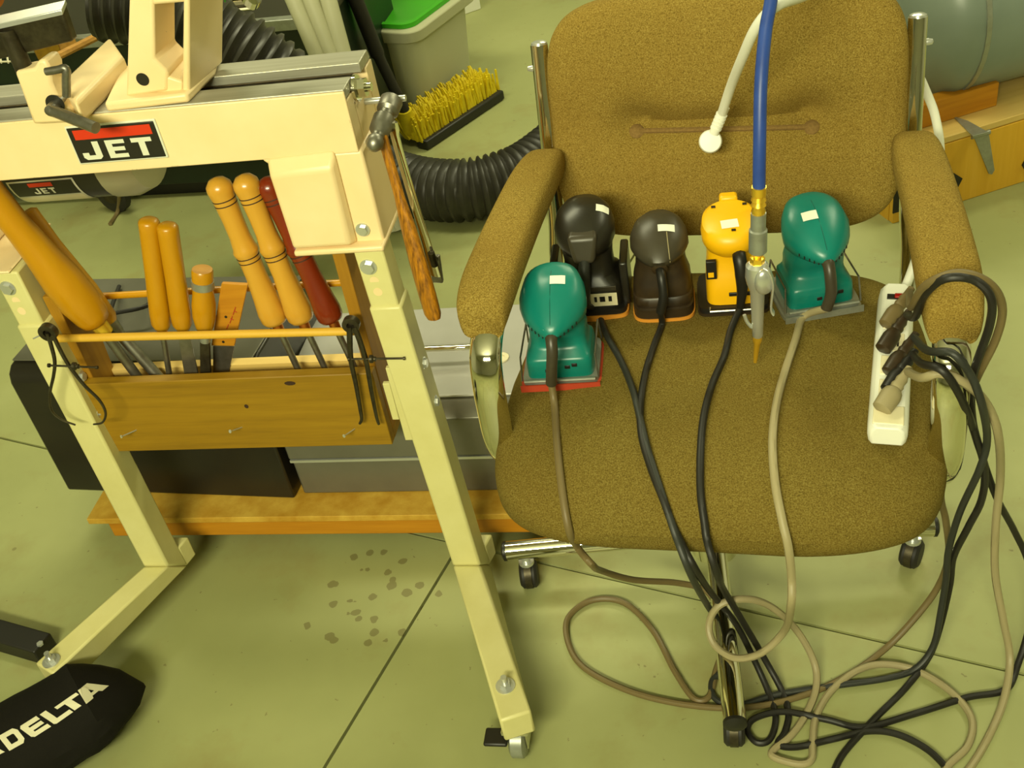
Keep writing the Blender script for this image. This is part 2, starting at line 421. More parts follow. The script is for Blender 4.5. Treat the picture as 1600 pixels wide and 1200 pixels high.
# name plate
NP = MB(); NP.box((-.386, -.0026, .853), (-.257, .001, .9085)); NP.build('name_plate_rim', 'letter', LA, bevel=.006, seg=3)
npl = MB().box((-.3835, -.0034, .8555), (-.2595, -.001, .906)).build('name_plate', 'plate', LA, bevel=.005, seg=3)
MB().box((-.376, -.0038, .889), (-.266, -.003, .9025)).build('red_stripe', 'platered', npl)
for i, ch in enumerate('JET'):
    xx = -.374 + i*.037
    glyph(ch, lambda a, q: V((xx + a*.0305, -.0039, .860 + q*.0255))).build('letter', 'letter', npl, smooth=0, label='raised silver letter ' + ch)
# legs
def leg(sx_top, sx_bot, foot_end, sg, bo=.055):
    hw = .0235
    # upper inner tube, lower sleeve
    def sec(z, t, cx, k): return [V((cx-hw*k, t, z)), V((cx+hw*k, t, z)), V((cx+hw*k, t+2*hw*k, z)), V((cx-hw*k, t+2*hw*k, z))]
    tt = lambda z: -.045 + (z-.115)/(.70-.115)*.028
    cx = lambda z: sx_bot + (sx_top-sx_bot)*(z-.115)/(.70-.115)
    zs = .613
    up = MB().loft([sec(zs-.02, tt(zs)+.003, cx(zs), .88), sec(.7015, tt(.70)+.003, cx(.70), .88)]); up.build('leg_upper_tube', 'cream_leg_dimlit', LA, bevel=.003)
    lo = MB().hexa([V((cx(.1)-hw, -.0455, .115)), V((cx(.1)+hw, -.0455, .115)), V((cx(.065)+hw, .0015, .066)), V((cx(.065)-hw, .0015, .066))] + sec(zs, tt(zs), cx(zs), 1))
    leg_o = lo.build('leg', 'cream_leg_dimlit', LA, bevel=.004)
    d = (V(foot_end) - V((sx_bot, -.0455))).normalized(); n = V((-d.y, d.x)); 
    if n.x < 0: n = -n
    E = V(foot_end); e0, e1 = E - n*hw, E + n*hw
    s0 = V((cx(.1)-hw, -.0455)); s1 = V((cx(.1)+hw, -.0455)); b0 = V((cx(.065)-hw, .0015)); b1 = V((cx(.065)+hw, .0015))
    ft = MB().hexa([V((*e0, .065)), V((*e1, .065)), V((*b1, .066)), V((*b0, .066)), V((*e0, .115)), V((*e1, .115)), V((*s1, .1152)), V((*s0, .1152))])
    ft.build('foot', 'cream_leg_dimlit', LA, bevel=.004)
    # short stub of the rear foot
    MB().hexa([V((b0.x+.004, .0, .066)), V((b1.x-.002, .0, .066)), V((b1.x+.006, .028, .066)), V((b0.x+.012, .028, .066)), V((b0.x+.004, .0, .112)), V((b1.x-.002, .0, .112)), V((b1.x+.006, .028, .112)), V((b0.x+.012, .028, .112))]).build('rear_foot', 'cream_leg_dimlit', LA, bevel=.003)
    # adjusting holes and bolt on the upper tube
    bz = .676; q = MB(); q.hexnut((cx(bz)-.006, tt(bz)+.004, bz), (0, -1, 0), .0085, .007); q.rev((cx(bz)-.006, tt(bz)+.004, bz), (0, -1, 0), [(0, .012), (.002, .012)], 20); q.build('leg_bolt', 'zinc', LA)
    for z in (.654, .636):
        MB().rev((cx(z)-.004, tt(z)+.0038, z), (0, -1, 0), [(0, .0065), (.0005, .0065)], 16).build('height_hole', 'cream', LA, smooth=0)
    for z in (.50, .43):
        q = MB(); q.hexnut((cx(z)+hw-.001, tt(z)+.024, z), (1, 0, 0), .007, .005); q.rev((cx(z)+hw-.001, tt(z)+.024, z), (1, 0, 0), [(0, .010), (.0015, .010)], 16); q.build('side_bolt', 'zinc', LA)
    # caster under the foot end
    c = E - d*.028
    cs = MB().box((-.02, -.02, .057), (.02, .02, .0645), Matrix.Translation((c.x, c.y, 0))); cs.cyl((c.x, c.y, .045), (c.x, c.y, .06), .015)
    for sgn in (-1, 1): cs.box((sgn*.014-.0015, -.016, .02), (sgn*.014+.0015, .016, .058), Matrix.Translation((c.x, c.y, 0)))
    fork = cs.build('caster_fork', 'chrome', LA, bevel=.001)
    MB().wheel((c.x, c.y-.004, .0275), (1, 0, 0), .0275, .024, 24).build('caster_wheel', 'galv', LA)
    if sg > 0:
        MB().box((-.048, -.018, .040), (-.012, .012, .047), Matrix.Translation((c.x, c.y-.01, 0))).build('brake_lever', 'black', LA, bevel=.003)
    k = E - d*bo
    q = MB(); q.rev((k.x, k.y, .115), (0, 0, 1), [(0, .0145), (.002, .0145)], 24); q.hexnut((k.x, k.y, .117), (0, 0, 1), .0085, .008); q.cyl((k.x, k.y, .12), (k.x, k.y, .136), .0045, 12); q.build('foot_bolt', 'zinc', LA)
leg(-.018, .0165, (.137, -.330), 1)
leg(-.566, -.536, (-.642, -.262), -1, .016)
MB().prism([(-.615, .0, .84), (-.617, .0, .706), (-.72, .0, .706), (-.72, .0, .84)], (0, .115, 0)).build('leg_casting', 'cream', LA, bevel=.004)
MB().box((-.72, -.018, .7018), (-.555, .118, .7055)).build('mounting_flange', 'cream', LA, bevel=.002)
# mounting strips beside the right leg
MB().box((-.040, -.012, .36), (-.0265, -.004, .50)).build('mounting_strip', 'cream_leg_dimlit', LA, bevel=.001)
MB().box((-.052, -.010, .40), (-.041, -.003, .47)).build('mounting_strip', 'cream_leg_dimlit', LA, bevel=.001)
# motor hung behind the bed
MZ = .757
ma = LF.y(0, 275, .26); mb_ = LF.y(235, 262, .26)
ma = V((-.90, .26, MZ)); mb_ = V((-.44, .26, MZ)); mr = .078
mo = MB().rev(ma, mb_-ma, [(0, mr), (.41, mr)], 32).build('motor', 'motor', LA)
MB().rev(V((-.492, .26, MZ)), (1, 0, 0), [(0, mr*.99), (.0, mr*1.03), (.03, mr*1.03), (.055, mr*.9), (.062, mr*.5), (.064, 0)], 32).build('motor_end_cap', 'motorend', LA)
def mot(a, q, lift=.0008):  # label wrapped on the motor barrel
    ang = R(205) + a*0; an = math.pi + R(-80 + 72*q); r = mr + lift
    return V((-.648 + a*.115, .26 + r*math.cos(an), MZ - r*math.sin(an)))
def motpatch(a0, a1, q0, q1, lift, n=8):
    m = MB(); vv = []; ff = []
    for i in range(n+1):
        for a in (a0, a1): vv.append(mot(a, q0 + (q1-q0)*i/n, lift))
    for i in range(n): ff.append((2*i, 2*i+1, 2*i+3, 2*i+2))
    return m.add(vv, ff)
lab = motpatch(0, 1, 1, 0, .0006).build('motor_label', 'letter', LA)
motpatch(.03, .97, .60, .03, .0010).build('label_lower_panel', 'ivory', lab)
motpatch(.03, .97, .97, .64, .0010).build('label_upper_panel', 'plate', lab)
motpatch(.3, .66, .95, .87, .0014).build('label_red_stripe', 'platered', lab)
for i, ch in enumerate('JET'):
    glyph(ch, lambda a, q: mot(.32 + i*.12 + a*.1, .70 + q*.14, .0016)).build('label_letter', 'letter', lab, smooth=0)

# ---- bolts on the bed end
q = MB(); q.rev((0, .045, .905), (1, 0, 0), [(0, .017), (.004, .017)], 24); q.hexnut((.004, .045, .905), (1, 0, 0), .0125, .011); q.cyl((.012, .045, .905), (.022, .045, .905), .006, 12)
q.build('end_nut', 'chrome', LA)
q = MB(); q.cyl((0, .07, .875), (.055, .07, .875), .0045, 10); q.build('hanging_pin', 'zinc', LA)

# ---- tailstock standing on the bed
TS = lroot('tailstock', 'cream cast tailstock with open window standing on the lathe bed', 'tailstock', s=-.255, t=.067, z=WT)
def tsl(px, py, t): p = LF.y(px, py, t); return p - V((-.255, .067, WT))
tf = .018
bz_ = [LF.z(px, py, WT) - V((-.255, .067, WT)) for px, py in ((168, 176), (296, 161), (338, 118), (344, 93), (322, 84), (195, 118))]
MB().prism([V((p.x, p.y, 0)) for p in bz_], (0, 0, .013)).build('base', 'cream', TS, bevel=.004)
MB().prism([tsl(px, py, tf) for px, py in ((201, -12), (239, -12), (241, 92), (262, 112), (262, 143), (196, 152))], (.006, .060, 0)).build('column', 'cream', TS, bevel=.004)
MB().prism([tsl(px, py, tf) for px, py in ((286, -14), (295, -14), (296, 146), (284, 147))], (.012, .095, 0)).build('column', 'cream', TS, bevel=.003)
MB().hexa([tsl(px, py, t_) for px, py, t_ in ((240, 146, tf+.002), (286, 146, tf+.002), (292, 120, .075), (240, 120, .075), (240, 112, tf+.002), (286, 128, tf+.002), (292, 84, .075), (240, 84, .075))]).build('window_sill_web', 'cream', TS, bevel=.003)
MB().prism([tsl(px, py, tf) for px, py in ((236, -16), (292, -18), (292, 4), (236, 9))], (.006, .070, 0)).build('window_head', 'cream', TS, bevel=.004)
qb = tsl(175, -14, .03)
MB().rev(V((qb.x, .0, qb.z+.016)), (1, 0, 0), [(0, .030), (.004, .036), (.02, .036), (.024, .033), (.15, .033), (.155, .03)], 28).build('quill_barrel', 'cream', TS)
MB().rev(V((qb.x-.07, 0, qb.z+.016)), (1, 0, 0), [(0, .002), (.03, .012), (.032, .020), (.072, .020)], 24).build('quill', 'steel', TS)
hq = tsl(385, -22, .06)
MB().rev(V((hq.x-.02, .0, hq.z+.02)), (1, 0, 0), [(0, .018), (.008, .044), (.013, .05), (.024, .05), (.028, .044), (.024, .018), (.045, .016), (.047, 0)], 32).build('handwheel', 'chrome', TS)
MB().rev(tsl(223, 124, tf-.0003), (0, -1, 0), [(0, .0085), (.0005, .0085)], 20).build('bolt_hole', 'plate', TS)

# ---- tool rest base (banjo) and tool rest
TR = lroot('tool_rest_base', 'cream cast tool rest base clamped across the bed beside the tailstock', 'tool rest', s=-.42, t=.03, z=WT)
TO = V((-.42, .03, WT))
def trz(px, py, z): return LF.z(px, py, WT+z) - TO
top_ = [trz(px, py, .030) for px, py in ((90, 132), (117, 160), (192, 86), (171, 56))]
arm = MB().hexa([V((p.x, p.y, .0)) for p in top_] + top_).build('arm', 'cream', TR, bevel=.006, seg=3)
# upright horn that takes the rest post (outline traced on its face, given its own thickness)
hz = [(22, 112), (52, 107), (58, 95), (70, 93), (78, 108), (80, 130), (92, 158), (108, 172), (118, 184), (112, 192), (52, 195)]
tF = -.012
face = [LF.y(px, py, tF) - TO for px, py in hz]
MB().prism(face, (.004, .030, 0)).build('post_socket', 'cream', TR, bevel=.004)
pc = LF.y(38, 108, .004) - TO
MB().cyl(pc + V((0, 0, -.03)), pc + V((.0, .0, .052)), .0115, 20).build('rest_post', 'darksteel', TR)
# clamp lever in the bore and locking handle
l0 = LF.y(80, 172, -.03) - TO; l1 = LF.y(150, 200, -.06) - TO
MB().tube(spline([l0 + V((0, .035, .0)), l0, l0 + (l1-l0)*.12, l1], 6), .0075, 14).build('clamp_lever', 'steel', TR)
MB().rev(l0 + V((0, .0135, .002)), (0, -1, 0), [(0, .0125), (.001, .0125)], 24).build('lever_bore', 'plate', TR)
h0 = LF.y(72, 112, -.02) - TO; h1 = LF.y(103, 107, -.02) - TO; h2 = LF.y(104, 150, -.02) - TO
lk = MB(); lk.tube(spline([h0, h0*.4+h1*.6, h1, h1*.6+h2*.4, h2], 5), [.005]*12 + [.0055]*9, 10); lk.build('locking_handle', 'steel', TR)
# the rest bar itself
r0 = LF.y(-150, 70, .012) - TO; r1 = LF.y(104, 12, .012) - TO
dz = V((0, 0, 1))
rb = MB(); n_ = 2
rb.hexa([r0 + V((0, -.006, -.045)), r1 + V((-.006, -.006, -.040)), r1 + V((-.006, .010, -.040)), r0 + V((0, .010, -.045)), r0 + V((0, -.012, 0)), r1 + V((0, -.012, 0)), r1 + V((0, .004, .006)), r0 + V((0, .004, .006))])
rb.build('rest_bar', 'darksteel', TR, bevel=.003)
MB().hexa([r0 + V((0, -.0135, -.004)), r1 + V((0, -.0135, -.004)), r1 + V((0, .005, .003)), r0 + V((0, .005, .003)), r0 + V((0, -.0125, .002)), r1 + V((0, -.0125, .002)), r1 + V((0, .005, .008)), r0 + V((0, .005, .008))]).build('rest_edge', 'zinc', TR, bevel=.0008)

# ---- workpiece between centres
w0 = V((-1.0, .075, 1.075)); w1 = V((-.455, .075, 1.075))
wp = MB().rev(LF.w(*w0), LF.w(*w1) - LF.w(*w0), [(0, .045), (.44, .045), (.45, .05), (.47, .05), (.475, .042), (.50, .035), (.545, .03)], 32)
tag(wp.build('turning_blank', 'copper'), 'reddish turned blank mounted above the tool rest', 'wood blank')

# ================================================================ TOOL RACK
RK = lroot('tool_rack', 'yellow pine tool rack with dowel rail hung between the lathe legs', 'tool rack', s=-.3, t=0, z=.34)
RO = V((-.3, 0, .34))
MB().box((-.537, -.012, .352), (-.062, .006, .492)).tf(Matrix.Translation(-RO)).build('front_board', 'pine', RK, bevel=.0015)
MB().box((-.530, .055, .352), (-.062, .073, .468)).tf(Matrix.Translation(-RO)).build('back_board', 'plytop', RK, bevel=.0015)
MB().box((-.530, .0061, .352), (-.062, .0549, .368)).tf(Matrix.Translation(-RO)).build('bottom_board', 'pine', RK)
for sx, lean in ((-.540, 0), (-.0805, 0)):
    sd = MB().prism([(sx, .0062, .3685), (sx, .0545, .3685), (sx, .078, .66), (sx, .012, .685)] if sx > -.3 else [(sx, .0062, .3685), (sx, .0545, .3685), (sx, .078, .645), (sx, .004, .645)], (.0185, 0, 0)).tf(Matrix.Translation(-RO))
    sd.build('side_board', 'pine_side', RK, bevel=.0015)
MB().cyl(V((-.545, -.012, .581)) - RO, V((-.072, -.008, .566)) - RO, .0062, 14).build('dowel_rail', 'dowel', RK)
MB().cyl(V((-.521, .068, .600)) - RO, V((-.081, .068, .600)) - RO, .0055, 12).build('rear_rail', 'handle_orange', RK)
def nail(px, py, qx, qy, t=-.012):
    a = LF.y(px, py, t) - RO; e = LF.y(qx, qy, t) - RO
    m = MB(); tip = LF.y(px, py, t-.022) - RO; m.cyl(e + V((0, .004, 0)), tip, .0011, 8); m.rev(tip, tip-e, [(0, .0028), (.001, .0028)], 10)
    m.build('nail', 'zinc', RK)
nail(190, 682, 215, 673); nail(360, 674, 380, 669); nail(538, 681, 556, 671)
# knots
for px, py in ((453, 599), (385, 635)):
    p = LF.y(px, py, -.0123) - RO
    MB().add([p + V((.007*math.cos(k*.6283)*(1.3 if px > 400 else .5), 0, .004*math.sin(k*.6283))) for k in range(10)], [tuple(range(10))]).build('knot', 'ring', RK, smooth=0)

# ---------------------------------------------------------------- turning tools in the rack
def tool(name, label, cat, p_top, p_join, p_tip, prof, hm, shaft, group='turning tools in the rack', ferr=None, rings=(), blade=None, t=(.045, .035, .028), extra=None):
    """prof: (fraction along the handle from the top, radius)"""
    a = LF.y(*p_top, t[0]); b_ = LF.y(*p_join, t[1]); c_ = LF.y(*p_tip, t[2])
    base = LF.w(*c_)
    o = thing(name, label, cat, base, LF.a, group)
    a, b_ = a-c_, b_-c_; c_ = V((0, 0, 0)); ax_ = b_-a; Ln = ax_.length
    pf = [(f*Ln, r) for f, r in prof]
    h = MB().rev(a, ax_, pf, 22).build('handle', hm, o)
    for f in rings:
        import bisect
        rr = [r for g_, r in prof]; fs = [g_ for g_, r in prof]; i = min(len(fs)-1, max(1, bisect.bisect(fs, f))); u = (f-fs[i-1])/(fs[i]-fs[i-1]+1e-9); r = rr[i-1] + (rr[i]-rr[i-1])*u
        MB().rev(a + ax_*(f-.003), ax_, [(0, r*.98), (.0, r+.0004), (.0015, r+.0004), (.0015, r*.98)], 22).build('burnt_ring', 'ring', h)
    if ferr:
        MB().rev(b_ - ax_.normalized()*.002, ax_, [(0, ferr[1]), (ferr[2], ferr[1]*.9)], 18).build('ferrule', ferr[0], o)
    d = (c_-b_)
    if blade:  # flat blade
        wv = V((1, 0, 0)); wv = (wv - d.normalized()*wv.dot(d.normalized())).normalized(); nv = d.normalized().cross(wv); bw, bt = blade
        MB().hexa([b_ - wv*bw*.8 - nv*bt, b_ + wv*bw*.8 - nv*bt, b_ + wv*bw*.8 + nv*bt, b_ - wv*bw*.8 + nv*bt, c_ - wv*bw - nv*bt, c_ + wv*bw - nv*bt, c_ + wv*bw + nv*bt, c_ - wv*bw + nv*bt]).build('blade', shaft[0], o, bevel=.0006)
    else:
        MB().cyl(b_, c_, shaft[1], 12).build('shaft', shaft[0], o)
    if extra: extra(o, a, b_, c_, ax_)
    return o
bead = [(0, .0), (.012, .011), (.045, .0178), (.075, .0188), (.10, .0180), (.13, .0166), (.18, .0160), (.28, .0150), (.38, .0150), (.455, .0168), (.475, .0188), (.495, .0182), (.51, .0166), (.56, .0158), (.66, .0155), (.80, .0180), (.91, .0208), (.965, .0200), (.99, .0165), (1.0, .010)]
rg = (.135, .165, .515, .545)
tool('turning_chisel', 'light maple beaded turning tool, leftmost of the three beaded handles', 'turning tool', (336, 277), (432, 505), (470, 586), bead, 'handle_light', ('steel', .0052), ferr=('copper', .0085, .018), rings=rg, t=(.05, .035, .03))
tool('turning_chisel', 'light maple beaded turning tool between another maple one and the red one', 'turning tool', (378, 272), (473, 502), (512, 584), bead, 'handle_light', ('steel', .0050), ferr=('copper', .0085, .018), rings=rg, t=(.054, .035, .03))
tool('turning_chisel', 'dark red rosewood beaded turning tool next to the end casting', 'turning tool', (413, 276), (520, 502), (556, 578), [(f, r*.96) for f, r in bead], 'handle_red', ('steel', .0050), ferr=('copper', .0082, .018), rings=rg, t=(.066, .035, .03))
plain = [(0, .010), (.012, .0135), (.03, .0152), (.10, .0152), (.5, .0150), (.85, .0158), (.95, .0150), (1.0, .0105)]
tool('turning_chisel', 'plain amber straight handled tool, taller of the touching pair', 'turning tool', (232, 342), (253, 513), (266, 594), plain, 'handle_orange', ('steel', .0048), ferr=('copper', .0085, .012), t=(.05, .035, .028))
tool('turning_chisel', 'plain amber straight handled chisel with wide flat blade', 'turning tool', (261, 350), (286, 513), (300, 588), plain, 'handle_orange', ('steel', .004), ferr=('galv', .010, .012), blade=(.0115, .0018), t=(.046, .035, .028))
def band(o, a, b_, c_, ax_):
    MB().rev(a + ax_*.17, ax_, [(0, .0158), (0, .0168), (.012, .0168), (.012, .0158)], 24).build('steel_hoop', 'galv', o)
    MB().rev(a - ax_.normalized()*.0015, ax_, [(0, .012), (.0012, .0148)], 22).build('striking_end', 'scrapwood', o)
tool('socket_chisel', 'short bulbous chisel with steel hoop near its worn top', 'chisel', (316, 421), (320, 518), (322, 594), [(0, .0140), (.03, .0158), (.2, .0156), (.3, .0150), (.55, .0178), (.75, .0172), (.92, .0135), (1., .0098)], 'handle_orange', ('darksteel', .004), ferr=('galv', .0085, .02), blade=(.0085, .003), extra=band, t=(.045, .035, .028))
# big gouge at the left and the second tool behind it
tool('roughing_gouge', 'large thick amber handled roughing gouge leaning out at the left', 'turning tool', (-60, 248), (153, 505), (222, 598), [(0, .010), (.01, .019), (.05, .024), (.2, .0215), (.38, .0205), (.55, .024), (.72, .030), (.85, .0305), (.95, .026), (.985, .022), (1.0, .016)], 'handle_orange', ('steel', .0075), ferr=('brass', .0135, .022), t=(.0, .018, .024))
tool('roughing_gouge', 'steel shafted gouge half hidden behind the large amber handled gouge', 'turning tool', (40, 330), (172, 505), (256, 598), [(0, .010), (.02, .016), (.3, .015), (.7, .019), (.95, .017), (1.0, .012)], 'handle_orange', ('steel', .0085), ferr=('steel', .0125, .02), t=(.062, .045, .034))
# flat wooden stick
st = thing('wooden_gauge', 'flat orange wooden gauge stick with red pencil marks', 'gauge', LF.w(*LF.y(348, 585, .045)), LF.a)
SO = LF.y(348, 585, .045)
sp_ = [LF.y(px, py, .05) - SO for px, py in ((330, 540), (366, 541), (387, 445), (346, 443))]
MB().prism(sp_, (0, .006, 0)).build('stick', 'lumber', st, bevel=.0008)
MB().prism([LF.y(px, py, .052) - SO for px, py in ((333, 588), (356, 588), (366, 542), (333, 541))], (0, .003, 0)).build('blade', 'steel', st)
red = MB()
for (ax1, ay1, bx1, by1) in ((368, 480, 364, 492), (366, 486, 370, 488), (363, 494, 359, 505), (360, 498, 365, 500), (357, 507, 354, 514)):
    red.tube([LF.y(ax1, ay1, .0495) - SO, LF.y(bx1, by1, .0495) - SO], .0007, 6)
red.build('pencil_mark', 'padred', st)
for px, py in ((353, 495), (349, 534)):
    MB().rev(LF.y(px, py, .05) - SO, (0, -1, 0), [(0, .0022), (.0008, .0022)], 10).build('rivet', 'darksteel', st)

# ---------------------------------------------------------------- calipers
def caliper(name, label, t, pivot, rad, legs, screw, rm='darksteel'):
    P = LF.y(*pivot, t); o = thing(name, label, 'caliper', LF.w(*P), LF.a)
    def q(px, py, dt=0): return LF.y(px, py, t+dt) - P
    MB().rev(V((0, .004, 0)), (0, -1, 0), [(0, rad), (.010, rad), (.010, rad*.45), (.004, rad*.45)], 20).build('spring_bow', rm, o)
    for i, (lg, rr) in enumerate(legs):
        pts = spline([q(x, y, -.004) for x, y in lg], 6); n = len(pts)
        MB().tube(pts, [rr*(1-.55*k/(n-1)) for k in range(n)], 8).build('leg', rm, o)
    a, b_ = q(*screw[0], -.006), q(*screw[1], -.006)
    sc = MB().cyl(a, b_, .0016, 8); sc.rev(a, a-b_, [(0, .0032), (.003, .0032)], 10); sc.rev(b_, b_-a, [(0, .0026), (.003, .0026)], 10)
    s_ = sc.build('adjusting_screw', rm, o)
    nn = q(*screw[2], -.006); MB().rev(nn, b_-a, [(0, .006), (.004, .006), (.006, .0035), (.009, .0035)], 14).build('knurled_nut', rm, s_)
    return o
cl = caliper('outside_caliper', 'dark steel outside caliper with bowed legs hanging at the left end', -.055, (76, 518), .0135,
    [([(74, 520), (85, 560), (84, 585), (78, 615), (80, 640), (95, 655), (118, 664)], .0032), ([(82, 522), (104, 565), (130, 600), (155, 625), (165, 645), (160, 660), (146, 663)], .0032)], ((78, 571), (150, 574), (114, 572)))
m_ = MB().cyl(LF.y(52, 529, -.055) - LF.y(76, 518, -.055), LF.y(76, 518, -.05) - LF.y(76, 518, -.055), .0012, 6); m_.build('hanging_wire', 'zinc', cl)
caliper('inside_caliper', 'dark steel inside caliper with straight legs hanging before the rack', -.022, (549, 506), .0125,
    [([(546, 510), (548, 560), (556, 600), (563, 640), (565, 655), (562, 662)], .0046), ([(554, 510), (571, 560), (580, 610), (588, 650), (592, 663)], .0046)], ((547, 561), (630, 560), (578, 561)))

# ---------------------------------------------------------------- hammer and wrench on the bed end
HS = .034
hp = LF.x(597, 222, HS); HM = thing('ball_peen_hammer', 'ball peen hammer with amber handle hanging on the bed end', 'hammer', LF.w(*hp), LF.a)
def hl(px, py, s=HS): return LF.x(px, py, s) - hp
hb_, hf_ = hl(581, 234, .026), hl(606, 172, .036)
axh = (hf_-hb_); Lh = axh.length
MB().rev(hb_, axh, [(0, .001), (.004*1, .008), (.010, .0115), (.018, .0105), (.022, .008), (.028, .0085), (.034, .0135), (.055, .0145), (.060, .010), (.066, .010), (.070, .0145), (max(.088, Lh), .0150), (max(.09, Lh+.002), .0135)], 20).build('hammer_head', 'steel', HM)
h0, h1 = hl(601, 225), hl(679, 500, .060)
hd = h1-h0; sideh = V((0, 1, 0)); rings = []
for f, a_, b__ in ((-.06, .006, .008), (0, .006, .008), (.12, .006, .0075), (.28, .006, .008), (.45, .0085, .012), (.65, .010, .0145), (.85, .0102, .0148), (.96, .0098, .014), (.99, .0075, .011), (1.0, .003, .005)):
    c_ = h0 + hd*f; t_ = hd.normalized(); u_ = (V((1, -.7, 0)) - t_*V((1, -.7, 0)).dot(t_)).normalized(); v_ = t_.cross(u_)
    rings.append([c_ + u_*b__*math.cos(k*math.pi/9) + v_*a_*math.sin(k*math.pi/9) for k in range(18)])
MB().loft(rings).build('handle', 'hickory', HM)
wp_ = LF.x(640, 300, .045); WR = thing('adjustable_wrench', 'chrome adjustable wrench hanging behind the hammer handle', 'wrench', LF.w(*wp_), LF.a)
def wl(px, py, s=.045): return LF.x(px, py, s) - wp_
path = [wl(612, 190), wl(622, 230), wl(645, 310), wl(668, 385), wl(680, 430)]
pp = spline(path, 5); m = MB(); rings = []
for i, p in enumerate(pp):
    f = i/(len(pp)-1); t_ = (pp[min(i+1, len(pp)-1)]-pp[max(i-1, 0)]).normalized(); u_ = (V((1, -.5, 0)) - t_*V((1, -.5, 0)).dot(t_)).normalized(); v_ = t_.cross(u_); w_ = .010 if f < .12 else .0075 + .006*max(0, f-.5)
    rings.append([p + u_*w_*math.cos(k*math.pi/6) + v_*.0035*math.sin(k*math.pi/6) for k in range(12)])
m.loft(rings); m.build('wrench_body', 'chrome', WR)
j0 = wl(672, 400); j1 = wl(684, 440)
MB().hexa([j0 + V((0, -.002, 0)), j0 + V((.014, -.002, 0)), j0 + V((.014, .005, 0)), j0 + V((0, .005, 0)), j1 + V((-.008, -.003, 0)), j1 + V((.008, -.003, -.002)), j1 + V((.008, .006, -.002)), j1 + V((-.008, .006, 0))]).build('jaw', 'steel', WR, bevel=.002)
MB().cyl(wl(667, 395) + V((.006, 0, 0)), wl(673, 415) + V((.006, 0, 0)), .005, 12).build('knurl', 'darksteel', WR)

# ---------------------------------------------------------------- dolly, black case, grey tool box
DO = lroot('low_dolly', 'low strand board dolly with orange lumber edge under the boxes', 'dolly', s=-.3, t=.3)
D0 = V((-.3, .3, 0))
MB().box((-.735, .085, .088), (.20, .55, .101)).tf(Matrix.Translation(-D0)).build('deck', 'osb', DO, bevel=.001)
MB().box((-.70, .090, .050), (.20, .128, .0875)).tf(Matrix.Translation(-D0)).build('front_rail', 'lumber', DO, bevel=.002)
MB().box((-.70, .50, .050), (.20, .538, .0875)).tf(Matrix.Translation(-D0)).build('back_rail', 'lumber', DO, bevel=.002)
for sx in (-.64, -.25, .14):
    for ty in (.15, .48):
        cs = MB().box((sx-.02, ty-.02, .078), (sx+.02, ty+.02, .0872)).tf(Matrix.Translation(-D0)); cs.box((sx-.016, ty-.012, .02), (sx-.013, ty+.012, .08), Matrix.Translation(-D0)); cs.box((sx+.013, ty-.012, .02), (sx+.016, ty+.012, .08), Matrix.Translation(-D0))
        f_ = cs.build('caster_fork', 'galv', DO); MB().wheel(V((sx, ty, .025)) - D0, (1, 0, 0), .025, .022).build('caster_wheel', 'rubber', DO)
CA = lroot('metal_case', 'long black sheet metal case with a shiny rolled top', 'case', s=-.56, t=.3, z=.102); CA.rotation_euler = (0, 0, LF.a - R(4))
K0 = V((-.56, .3, .102))
prof = [(.146, .102), (.146, .365), (.152, .382), (.166, .392), (.20, .396), (.43, .396), (.44, .388), (.44, .102)]
MB().prism([(-.800, t_, z_) for t_, z_ in prof], (.475, 0, 0)).tf(Matrix.Translation(-K0)).build('case_body', 'blacksheet', CA, bevel=.004)
MB().box((-.796, .172, .3965), (-.329, .43, .3995)).tf(Matrix.Translation(-K0)).build('case_lid', 'greysheet', CA, bevel=.001)
hpth = [LF.z(px, py, z_) - K0 for px, py, z_ in ((178, 452, .405), (172, 490, .43), (185, 490, .435), (230, 478, .435), (232, 462, .405))]
MB().tube(spline(hpth, 5), .004, 8).build('case_handle', 'rubber', CA)
TB = lroot('tool_box', 'grey steel tool box with chrome handle on the dolly', 'tool box', s=-.05, t=.3, z=.102)
T0 = V((-.05, .3, .102))
MB().box((-.322, .142, .102), (.16, .44, .183)).tf(Matrix.Translation(-T0)).build('box_body', 'greysheet', TB, bevel=.004)
MB().prism([(-.325, t_, z_) for t_, z_ in ((.138, .1895), (.138, .272), (.16, .296), (.20, .302), (.38, .302), (.43, .296), (.446, .272), (.446, .1895))], (.488, 0, 0)).tf(Matrix.Translation(-T0)).build('lid', 'greysheet', TB, bevel=.003)
MB().box((-.322, .164, .2985), (.160, .425, .3035)).tf(Matrix.Translation(-T0)).build('lid_top_reflection', 'litsheet', TB, bevel=.002)  # pale panel added to paint the reflected light on the lid
MB().box((-.323, .1365, .1835), (.161, .443, .189)).tf(Matrix.Translation(-T0)).build('lid_seam', 'zinc', TB)
hx = [(-.13, .29, .3025), (-.128, .27, .325), (-.11, .262, .330), (.0, .262, .330), (.04, .27, .325), (.045, .29, .3025)]
MB().tube(spline([V(p) - T0 for p in hx], 4), .0055, 10).build('handle', 'chrome', TB)
lp_ = LF.z(783, 560, .3037) - T0
MB().rev(lp_, (0, 0, 1), [(0, .014), (.003, .014), (.003, .007), (.001, .007)], 20).build('lid_ring', 'ivory', TB)

